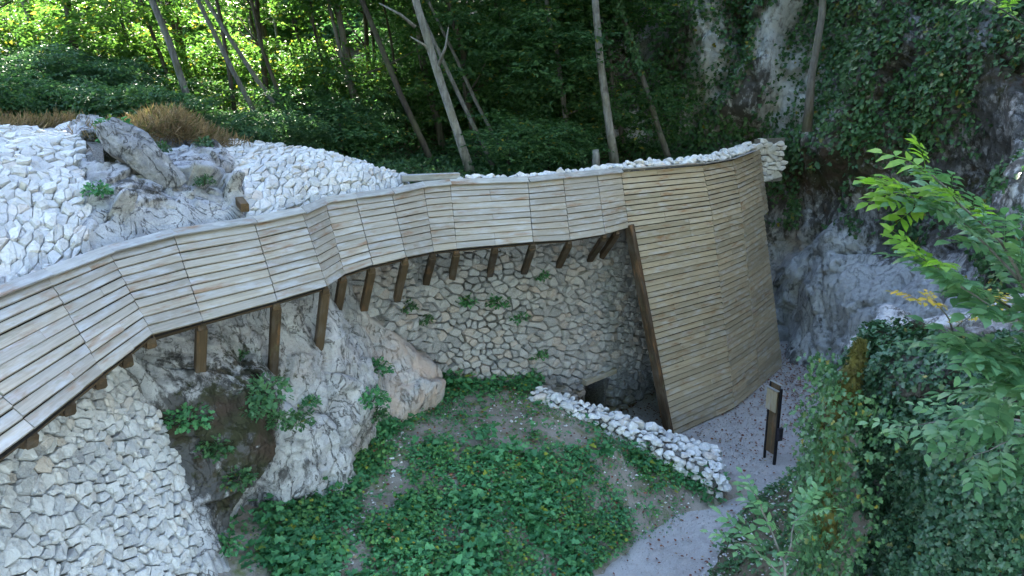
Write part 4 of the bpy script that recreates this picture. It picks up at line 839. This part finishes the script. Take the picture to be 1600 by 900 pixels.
# hanging strands on its left edge
n = 3800; stz = rng.uniform(2.2, 5.4, n); sid = rng.integers(0, 9, n); sxx = np.array([3.65, 3.72, 3.82, 3.9, 3.78, 4.0, 3.7, 3.95, 3.86])[sid]; syy = np.array([8.2, 8.5, 8.8, 9.1, 8.0, 9.3, 9.0, 7.9, 8.6])[sid]
C = np.stack([sxx + .10 * rng.normal(size=n), syy + .10 * rng.normal(size=n), stz], 1); C[:, 0] += .12 * fbm(C, .5, 2, 180); dn_ = unit(np.stack([-np.ones(n), -.4 * np.ones(n), .2 * np.ones(n)], 1))
tag(surf_leaves('hanging_ivy', C, dn_, .065, M['ivy'], lift=.05, hang=1.6), 'ragged ivy strands hanging off the left edge of the front rock', 'ivy', kind='stuff')
t = thing('mossy_snag', (4.1, 8.75, 3.9), 'mossy broken trunk standing against the left edge of the ivy rock', 'dead trunk'); pts = [(3.86, 8.5, 3.2), (3.80, 8.52, 4.0), (3.80, 8.55, 4.6), (3.82, 8.6, 4.95), (3.95, 8.62, 5.2), (4.02, 8.65, 5.55), (4.04, 8.65, 5.75)]
fine = []; rad = []
for i in range(len(pts) - 1):
    for k in range(5): fine.append(Vector(pts[i]).lerp(Vector(pts[i + 1]), k / 5)); rad.append(np.interp(i + k / 5, range(7), [.08, .085, .095, .115, .10, .09, .035]))
fine.append(Vector(pts[-1])); rad.append(.02); V, F = tube(fine, rad, 14); V = np.array([v[:] for v in V]); ctr = np.repeat(np.array([p[:] for p in fine]), 14, 0); V = V + (V - ctr) * (.9 * fbm(V, .13, 4, 190))[:, None]; link('trunk', py_mesh('trunk', V - np.array(t.location), F, True), M['moss'], t)
n = 5200; k = rng.integers(0, len(V), n); d = unit(V[k] - ctr[k] + 1e-6); Vm, Fm = leaf_arrays(V[k] + .012 * rng.normal(size=(n, 3)), unit(d + .7 * rng.normal(size=(n, 3)) + np.array([0, 0, -.4])), rand_dirs(n), rng.uniform(.02, .05, n), .012); link('moss_fringe', np_mesh('moss_fringe', Vm - np.array(t.location), Fm), M['moss_leaf'], t)

def poly_in(x, y, poly):
    p = np.array(poly); r = np.zeros(len(x), bool); j = len(p) - 1
    for i in range(len(p)):
        c = ((p[i, 1] > y) != (p[j, 1] > y)) & (x < (p[j, 0] - p[i, 0]) * (y - p[i, 1]) / (p[j, 1] - p[i, 1] + 1e-9) + p[i, 0]); r ^= c; j = i
    return r
DENSE = [(-2.0, 13.2), (-1.7, 13.9), (-.4, 13.7), (.5, 14.2), (1.6, 14.9), (2.4, 14.2), (2.3, 13.4), (1.3, 12.1), (.4, 10.6), (-.2, 8.5), (-2.6, 8.5), (-2.4, 11.0), (-2.0, 12.0)]
LEFT = [(-3.6, 8.5), (-3.7, 12), (-3.4, 13.9), (-3.0, 14.8), (-2.0, 15.8), (-1.2, 16.6), (-1.4, 15.9), (-1.95, 14.9), (-2.35, 13.6), (-2.5, 12.4), (-2.7, 11.2), (-2.8, 9.5), (-2.8, 8.5)]
EDGE = [(-1.9, 16.6), (.5, 17.4), (.4, 16.6), (-.6, 16.6), (-1.3, 16.0)]
SLOPE = [(1.6, 15.4), (3.9, 15.1), (4.4, 14.8), (3.0, 13.9), (2.3, 13.5)]
def weeds(name, n, region, per, ln, mat, hgt, surf, seed, label, dens=None, shape='lobed'):
    x, y = region(n); z = surf(x, y)
    if dens is not None: k = rng.random(len(x)) < dens(x, y); x, y, z = x[k], y[k], z[k]
    n = len(x); h = hgt * rng.uniform(.5, 1.35, n) * (1 + .5 * fbm(np.stack([x, y, x * 0], 1), .7, 2, seed)); C = np.repeat(np.stack([x, y, z], 1), per, 0); H = np.repeat(h, per) * rng.uniform(.25, 1.1, n * per); d = rand_dirs(n * per, -.1, .1)
    sp = rng.uniform(.02, .16, n * per); C = C + d * sp[:, None] + np.stack([H * 0, H * 0, H], 1); ax = unit(d + .35 * rng.normal(size=d.shape) + np.array([0, 0, -.05])); nr = unit(np.array([0, 0, 1.0]) + .45 * rng.normal(size=d.shape) + .3 * d); L = ln * rng.uniform(.6, 1.3, n * per)
    V, F = leaf_arrays(C, ax, nr, L, L * .85, shape); return tag(link(name, np_mesh(name, V, F), mat), label, 'plants', kind='stuff')
def mh(x, y): return mound_h(x, y)
uni = lambda x0, x1, y0, y1: (lambda n: (rng.uniform(x0, x1, n), rng.uniform(y0, y1, n)))
def in_front(x, y):
    d = (low_b - low_a) / np.linalg.norm(low_b - low_a); side = (x - low_a[0]) * d[1] - (y - low_a[1]) * d[0]; along = (x - low_a[0]) * d[0] + (y - low_a[1]) * d[1]
    return (side > .0) | (along < -.1)
def d_mound(x, y):
    e = .35 * fbm(np.stack([x, y, x * 0], 1), .8, 3, 210); xx, yy = x + e, y + e; m = fbm(np.stack([x, y, x * 0 + 9], 1), .9, 3, 211)
    return np.clip(poly_in(xx, yy, DENSE) * (1.0 + .6 * m) + poly_in(xx, yy, LEFT) * (.95 + .5 * m) + poly_in(xx, yy, EDGE) * .7 + poly_in(xx, yy, SLOPE) * np.clip(.28 + .9 * m, 0, 1) + .03, 0, 1) * (mound_h(x, y) > .05) * in_front(x, y)
M['weed_light'] = leaf_mat('light_weed_leaves', (.06, .17, .05), (.10, .25, .07), (.16, .31, .09), (.28, .30, .04), .06, .35)
def clumpy(seed, thr): return lambda x, y: d_mound(x, y) * sst(thr - .15, thr + .15, fbm(np.stack([x, y, x * 0 + seed], 1), .55, 3, seed))
weeds('ground_cover', 10500, uni(-4, 4.6, 8.3, 17.5), 11, .075, M['weed'], .12, mh, 212, 'lush low green weeds spreading over the mound', d_mound)
weeds('broad_weeds', 5200, uni(-4, 4.6, 8.3, 17.5), 9, .135, M['weed'], .26, mh, 312, 'broad leaved darker weeds standing above the rest on the mound', clumpy(313, .0))
weeds('pale_weeds', 4200, uni(-4, 4.6, 8.3, 17.5), 10, .07, M['weed_light'], .24, mh, 314, 'pale green feathery weeds in patches on the mound', clumpy(315, .08), 'oval')
weeds('edge_weeds', 5000, uni(-4, 4.6, 8.3, 17.5), 4, .06, M['weed_light'], .05, mh, 316, 'thin scattered seedlings around the weed patches', lambda x, y: np.clip(.10 + .5 * fbm(np.stack([x, y, x * 0], 1), .5, 3, 317), 0, 1) * (mound_h(x, y) > .0) * in_front(x, y), 'diamond')
n = 900; x, y = rng.uniform(-3.4, 4.4, n), rng.uniform(8.6, 17, n); k = (mound_h(x, y) > .03) & in_front(x, y); x, y = x[k], y[k]; n = len(x); V, F = leaf_arrays(np.stack([x, y, mound_h(x, y) + .06 + .12 * d_mound(x, y)], 1), rand_dirs(n, -.1, .1), unit(np.array([0, 0, 1.0]) + .4 * rng.normal(size=(n, 3))), rng.uniform(.04, .09, n), .05, 'oval')
tag(link('dead_leaves', np_mesh('dead_leaves', V, F), M['litter']), 'brown dead leaves lying on soil and weeds of the mound', 'leaves', kind='stuff')
weeds('short_grass', 5200, uni(-2.8, 3.6, 13.2, 17.2), 5, .05, M['weed'], .025, mh, 213, 'thin short grass over the bare top of the mound', lambda x, y: np.clip(.12 + 1.0 * fbm(np.stack([x, y, x * 0], 1), .8, 3, 214), 0, .8) * in_front(x, y), 'diamond')
weeds('bank_weeds', 3800, uni(2.2, 7.5, 9, 15), 7, .08, M['ivy'], .07, lambda x, y: bank_h(x, y), 215, 'sparse low weeds along the right bank of the path', lambda x, y: np.clip(.5 + .9 * fbm(np.stack([x, y, x * 0], 1), .6, 3, 216), 0, 1) * (bank_h(x, y) > .10))
# yellow flowers
k = 60; x, y = rng.uniform(-2.4, 2.0, 900), rng.uniform(9.5, 15, 900); q = d_mound(x, y) > .9; x, y = x[q][:k], y[q][:k]; k = len(x); C = np.repeat(np.stack([x, y, mound_h(x, y) + .27], 1), 5, 0); an = np.tile(np.arange(5) * 1.2566, k); ax = np.stack([np.cos(an), np.sin(an), np.full(5 * k, .1)], 1)
V, F = leaf_arrays(C, ax, np.broadcast_to(np.array([0, 0, 1.0]), ax.shape), .028, .022); tag(link('yellow_flowers', np_mesh('yellow_flowers', V, F), M['autumn']), 'tiny yellow flowers dotted through the weeds on the mound', 'flowers', kind='stuff')
# fallen leaves on the gravel
n = 16000; x, y = rng.uniform(1.2, 9.4, n), rng.uniform(12, 25, n); den = .07 + .12 * sst(.3, .05, np.abs(bank_h(x, y))) + .9 * np.exp(-(((x - 8.3) / 1.3) ** 2 + ((y - 21.3) / 2.2) ** 2)) + .22 * sst(15.5, 18, y) + .2 * np.clip(fbm(np.stack([x, y, x * 0], 1), 1.1, 3, 220), 0, 1); ok = (rng.random(n) < den) & (bank_h(x, y) < .1)
x, y = x[ok], y[ok]; n = len(x); C = np.stack([x, y, np.full(n, .055)], 1); d = rand_dirs(n, -.05, .12); V, F = leaf_arrays(C, d, unit(np.array([0, 0, 1.0]) + .35 * rng.normal(size=(n, 3))), rng.uniform(.035, .09, n), rng.uniform(.025, .06, n), 'oval')
tag(link('fallen_leaves', np_mesh('fallen_leaves', V, F), M['litter']), 'scattered red brown fallen leaves on the gravel', 'leaves', kind='stuff')
# pebbles on mound, bank and path
def pebbles(name, x, y, z, smin, smax, mat, label):
    n = len(x); b = np.array([(1, 0, 0), (-.9, .1, .1), (.1, .9, 0), (0, -1, .1), (.1, 0, .7), (0, .1, -.5)]); T = np.array([(0, 2, 4), (2, 1, 4), (1, 3, 4), (3, 0, 4), (2, 0, 5), (1, 2, 5), (3, 1, 5), (0, 3, 5)]); s = rng.uniform(smin, smax, n) * rng.uniform(.5, 1, n); an = rng.uniform(0, 6.28, n)
    Q = b[None] * (1 + .3 * rng.normal(size=(n, 6, 1))); X = Q[..., 0] * np.cos(an)[:, None] - Q[..., 1] * np.sin(an)[:, None] * .8; Y = Q[..., 0] * np.sin(an)[:, None] + Q[..., 1] * np.cos(an)[:, None] * .8
    V = np.stack([X, Y, Q[..., 2]], -1) * s[:, None, None] + np.stack([x, y, z], 1)[:, None]; F = (np.arange(n)[:, None, None] * 6 + T[None]).reshape(-1, 3); tag(link(name, np_mesh(name, V.reshape(-1, 3), F), mat), label, 'stones', kind='stuff')
n = 5200; x, y = rng.uniform(-3.2, 4.4, n), rng.uniform(8.5, 17.2, n); strip = np.exp(-((x + 2.45 - .12 * (y - 12)) / .35) ** 2) * sst(15, 14, y); den = .08 + 1.0 * strip + .5 * np.exp(-((x - .2) / 1.1) ** 2 - ((y - 15.6) / .9) ** 2) + .45 * poly_in(x, y, SLOPE); k = (rng.random(n) < den) & (mound_h(x, y) > .02) & in_front(x, y)
pebbles('pebbles', x[k], y[k], mound_h(x[k], y[k]) + .02, .012, .05, M['stone_top'], 'small white stones strewn over the bare soil of the mound')
n = 1600; x, y = rng.uniform(2.2, 7, n), rng.uniform(9.5, 15.5, n); z = bank_h(x, y); k = (z > -.02) & (z < 1.6); pebbles('bank_stones', x[k], y[k], z[k] + .05, .015, .06, M['stone'], 'small pale stones on the right bank')
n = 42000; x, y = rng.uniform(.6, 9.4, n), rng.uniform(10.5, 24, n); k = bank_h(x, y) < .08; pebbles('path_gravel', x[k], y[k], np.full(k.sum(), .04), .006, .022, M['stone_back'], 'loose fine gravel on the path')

# dry grass along the crest
n = 11000; g1 = int(n * .40); s = np.concatenate([rng.uniform(2.0, 6.4, g1), rng.normal(8.0, .62, n - g1)]); w = rev_len(s) * np.concatenate([rng.uniform(.96, 1.06, g1), rng.uniform(.62, 1.04, n - g1)]); P, n_ = rev_surf(s, w); hump = np.concatenate([np.zeros(g1), (.5 * np.exp(-((s[g1:] - 8.0) / .7) ** 2))])
P[:, 2] += hump * rng.uniform(.2, 1.0, n); ax = unit(np.array([.25, -.35, .55]) + .6 * rng.normal(size=(n, 3))); V, F = leaf_arrays(P, ax, rand_dirs(n), rng.uniform(.12, .34, n), .016); tag(link('dry_grass', np_mesh('dry_grass', V, F), M['dry']), 'brown dry grass hanging over the crest and the ledge', 'grass', kind='stuff')

# ------------------------------------------------------------------ single plants on walls and rock
def clump_mesh(name, seed, n=170, r=.30, ln=.092, hang=.3):
    global rng
    keep, rng = rng, np.random.default_rng(seed); d = rand_dirs(n, -.2, 1); c = d * rng.uniform(.1, 1, (n, 1)) ** .6 * r * np.array([1, 1, .75]); ax = unit(d + .5 * rng.normal(size=(n, 3)) + np.array([0, 0, -hang])); nr = unit(np.array([0, 0, 1.0]) + .5 * rng.normal(size=(n, 3)) + .4 * d); L = ln * rng.uniform(.6, 1.25, n)
    V, F = leaf_arrays(c, ax, nr, L, L * .8, 'lobed'); rng = keep; return np_mesh(name, V, F)
CL = [clump_mesh('clump_shape', 800 + i) for i in range(4)]; CLW = [mat_copy(m, M['weed']) for m in CL]; CLI = [mat_copy(m, M['ivy']) for m in CL]; CLE = [mat_copy(m, M['elder']) for m in CL]
def plant(p, nrm, s, bank_, label):
    t = thing('wall_plant', p, label, 'plant'); m = Matrix.Translation(Vector(nrm) * .10 * s) @ Matrix.Rotation(random.uniform(0, 6.28), 4, 'Z') @ Matrix.Diagonal((s, s, s, 1)); link('foliage', random.choice(bank_), None, t, mtx=m)
    V, F = tube([(0, 0, 0), Vector(nrm) * .1 * s, Vector(nrm) * .16 * s + Vector((0, 0, .12 * s))], [.018, .014, .008], 5); link('stem', py_mesh('stem', V, F), M['bark_dark'], t)
for (u, v, s, kind, fn, lab) in [
        (11.6, 2.35, .75, 'i', 'w', 'upper small fern at the left of the shaded wall'), (12.1, 2.75, .85, 'i', 'w', 'lower trailing fern at the left of the shaded wall'), (13.5, 2.6, .8, 'w', 'w', 'left tuft of the big fern cluster in the shaded wall'), (14.2, 2.7, .95, 'w', 'w', 'large middle tuft of the fern cluster in the shaded wall'), (14.7, 3.1, .9, 'w', 'w', 'lowest right tuft of the fern cluster in the shaded wall'), (15.3, 2.2, .7, 'w', 'w', 'upright fern right of the cluster in the shaded wall'), (15.2, 4.1, .75, 'w', 'w', 'fern tuft above the start of the low wall'), (15.0, 4.6, 1.0, 'w', 'w', 'bushy plant at the foot of the shaded wall by the low wall'),
        (9.6, 3.1, .95, 'w', 'r', 'round green cushion on the pale rock'), (8.6, 3.3, .95, 'w', 'r', 'drooping plant in the rock cleft left of the green cushion'), (8.9, 3.75, .8, 'i', 'r', 'small plant below the drooping one in the rock cleft'), (6.9, 1.9, .5, 'e', 'r', 'small pale plant below a strut foot on the rock'), (5.0, 2.3, 1.0, 'w', 'r', 'leafy plant at the left top of the mossy overhang'), (5.1, 2.8, .9, 'i', 'r', 'trailing leaves at the left of the mossy overhang'), (5.2, 3.3, .8, 'i', 'r', 'lower trailing leaves under the mossy overhang'), (6.2, 2.35, 1.2, 'e', 'r', 'broad leaved light green plant on top of the mossy overhang'), (5.8, 2.5, .85, 'e', 'r', 'bright small plant left of the broad leaved one'), (6.5, 2.8, .8, 'e', 'r', 'broad leaves drooping down the mossy overhang'), (7.2, 3.0, .9, 'i', 'r', 'dark plant at the right of the mossy overhang'), (4.9, 4.1, .8, 'w', 'r', 'green weed low beside the battered wall edge'), (7.7, 2.9, .6, 'w', 'r', 'small plant between overhang and rock cleft')]:
    P, n_ = (wall_surf if fn == 'w' else rock_wall)(np.array([u]), np.array([v])); plant(Vector(P[0]), n_[0], s, {'i': CLI, 'w': CLW, 'e': CLE}[kind], lab)
for (s, w, sz, lab) in [(6.9, .58, 1.0, 'ferny growth in the hollow under the tilted slab'), (6.9, .48, .8, 'small green plant below the hollow on the ledge'), (7.6, .42, .6, 'moss green tuft in a ledge crack below the slab'), (8.4, .5, .6, 'little tuft high on the ledge right of the slab'), (6.6, .2, .7, 'green tuft low on the ledge near the boards'), (8.2, .2, .55, 'small tuft on the ledge above the canopy boards')]:
    P, n_ = rev_surf(np.array([s]), rev_len(np.array([s])) * w); plant(Vector(P[0]) + Vector(n_[0]) * .2, n_[0], sz, CLW if sz > .65 else CLI, lab)

# ------------------------------------------------------------------ saplings with compound leaves
def compound(name, seed, pairs=4, L=.36, ll=.13, mat=None):
    rs = random.Random(seed); V, F = tube([(0, 0, 0), (L * .5, 0, .03), (L, 0, 0)], [.0035, .003, .0015], 4); V = [v[:] for v in V]; C, A = [], []
    for i in range(pairs):
        x = L * (.28 + .66 * i / pairs)
        for s in (-1, 1): C.append((x, 0, .02)); A.append((.55 + rs.uniform(-.1, .1), s * .85, -.12 + rs.uniform(-.15, .1)))
    C.append((L, 0, 0)); A.append((1, 0, -.15)); n = len(C); ln = np.array([ll * rs.uniform(.8, 1.1) for _ in range(n)]); r_ = np.random.default_rng(seed)
    lv, lf = leaf_arrays(np.array(C), np.array(A), unit(np.array([0, 0, 1.0]) + .25 * r_.normal(size=(n, 3))), ln, ln * .46, 'oval'); o = len(V); V = V + [tuple(v) for v in lv]; F = F + [[int(i) + o for i in f] for f in lf]
    me = py_mesh(name, V, F); me.materials.append(mat); return me
CMP = {k: [compound('leaf_shape', 900 + i, 3 + i % 2, .34, .125, M[k]) for i in range(4)] for k in ('elder', 'spring', 'autumn')}
def sapling(name, base, branches, label, n_leaf, kinds, size, seed):
    t = thing(name, base, label, 'sapling'); rs = random.Random(seed); b = Vector(base)
    for bi, br in enumerate(branches):
        pts = [Vector(p) for p in br]; fine = []
        for i in range(len(pts) - 1):
            for k in range(4): fine.append(pts[i].lerp(pts[i + 1], k / 4) + Vector((rs.uniform(-.012, .012), rs.uniform(-.012, .012), rs.uniform(-.012, .012))))
        fine.append(pts[-1]); m = len(fine); r0 = (.018 if bi == 0 else .010) * size; V, F = tube(fine, [r0 * (1 - .75 * i / (m - 1)) for i in range(m)], 6); link('stem' if bi == 0 else 'branch', py_mesh('stem', [v - b for v in V], F, True), M['bark'], t)
        for k in range(n_leaf[bi]):
            f = 1 - .78 * (k / max(1, n_leaf[bi] - 1)) ** 1.0 * rs.uniform(.9, 1.0); i = min(m - 2, int(f * (m - 1))); p = fine[i].lerp(fine[i + 1], f * (m - 1) - i) if f < 1 else fine[-1]; d = (fine[min(i + 1, m - 1)] - fine[max(0, i - 1)]).normalized(); sdv = d.cross(Vector((0, 0, 1))).normalized() * (1 if k % 2 else -1)
            x = (d * rs.uniform(.3, 1.0) + sdv * rs.uniform(.4, 1.1) + Vector((0, 0, rs.uniform(-.35, .25)))).normalized(); mt = frame_from(x, Vector((rs.uniform(-.3, .3), rs.uniform(-.4, .1), 1))); s = size * rs.uniform(.75, 1.2); mt = Matrix.Translation(p - b) @ mt @ Matrix.Diagonal((s, s, s, 1))
            ki = kinds[1] if (bi < 3 and f > .72 and rs.random() < .7) else kinds[0]; link('leaf', rs.choice(CMP[ki]), None, t, mtx=mt)
    return t
sapling('sapling', (4.34, 5.0, 6.1), [[(4.34, 5.0, 6.1), (3.79, 5.2, 6.9), (3.34, 5.3, 7.6), (2.79, 5.35, 8.1)], [(3.74, 5.2, 6.95), (3.24, 5.1, 7.2), (2.69, 5.1, 7.55)], [(3.54, 5.25, 7.3), (3.14, 5.5, 7.75), (2.74, 5.7, 7.9)], [(4.04, 5.1, 6.5), (3.54, 5.0, 6.75), (2.99, 4.9, 6.95)], [(4.14, 5.1, 6.5), (3.84, 5.0, 7.2), (3.64, 4.9, 7.6)], [(4.24, 5.0, 6.3), (3.74, 4.8, 6.6), (3.34, 4.7, 6.75)], [(4.14, 5.0, 6.4), (4.04, 5.4, 7.0), (3.84, 5.6, 7.3)]],
        'tall sapling arching in from the right edge with bright compound leaves', [30, 26, 24, 28, 28, 28, 24], ('elder', 'spring'), 1.05, 41)
sapling('sapling', (4.9, 6.3, 5.6), [[(4.9, 6.3, 5.6), (4.5, 6.2, 5.85), (3.9, 6.1, 5.95), (3.2, 6.0, 5.9)], [(4.6, 6.2, 5.8), (4.1, 5.9, 5.85), (3.6, 5.7, 5.75)], [(4.7, 6.2, 5.7), (4.4, 5.8, 5.75), (4.1, 5.6, 5.6)]], 'sapling spreading blue green leaves across the top of the ivy rock', [20, 18, 16], ('elder', 'elder'), 1.0, 42)
sapling('sapling', (2.60, 6.2, 3.12), [[(2.60, 6.2, 3.12), (2.45, 6.2, 4.47), (2.25, 6.2, 4.92), (2.10, 6.2, 5.22)], [(2.45, 6.2, 4.32), (2.15, 6.15, 4.67), (1.90, 6.1, 4.80)], [(2.45, 6.2, 4.52), (2.50, 6.2, 4.87), (2.60, 6.2, 5.02)]], 'pale green sapling standing over the gravel path in front of the post', [8, 6, 6], ('elder', 'elder'), .95, 43)
sapling('sapling', (5.7, 9.4, 5.2), [[(5.7, 9.4, 5.2), (5.4, 9.3, 5.8), (5.2, 9.3, 6.05), (4.8, 9.2, 6.1)], [(5.5, 9.3, 5.7), (5.7, 9.2, 6.0), (5.9, 9.1, 6.05)]], 'small sapling with yellowing autumn leaves above the ivy', [7, 6], ('autumn', 'autumn'), .8, 44)
sapling('sapling', (6.3, 5.6, 7.2), [[(6.3, 5.6, 7.2), (5.2, 6.6, 8.5), (4.4, 7.0, 9.1), (3.9, 7.0, 9.35)], [(5.0, 6.7, 8.6), (4.6, 6.6, 8.8), (4.3, 6.5, 8.8)]], 'young branch with yellow green leaves at the upper right edge', [9, 6], ('elder', 'spring'), .8, 45)
sapling('sapling', (4.9, 5.7, 6.0), [[(4.9, 5.7, 6.0), (4.2, 5.6, 6.7), (3.6, 5.5, 7.1), (3.2, 5.5, 7.25)], [(4.3, 5.6, 6.6), (3.8, 5.3, 6.8), (3.3, 5.1, 6.85)], [(4.2, 5.6, 6.7), (3.9, 5.8, 7.2), (3.6, 5.9, 7.5)], [(4.5, 5.7, 6.4), (4.0, 5.5, 6.45), (3.5, 5.4, 6.4)], [(4.4, 5.7, 6.5), (4.2, 5.4, 7.1), (3.9, 5.2, 7.4)]],
        'bushy blue green sapling filling the right edge above the ivy rock', [22, 20, 20, 18, 18], ('elder', 'elder'), 1.0, 46)
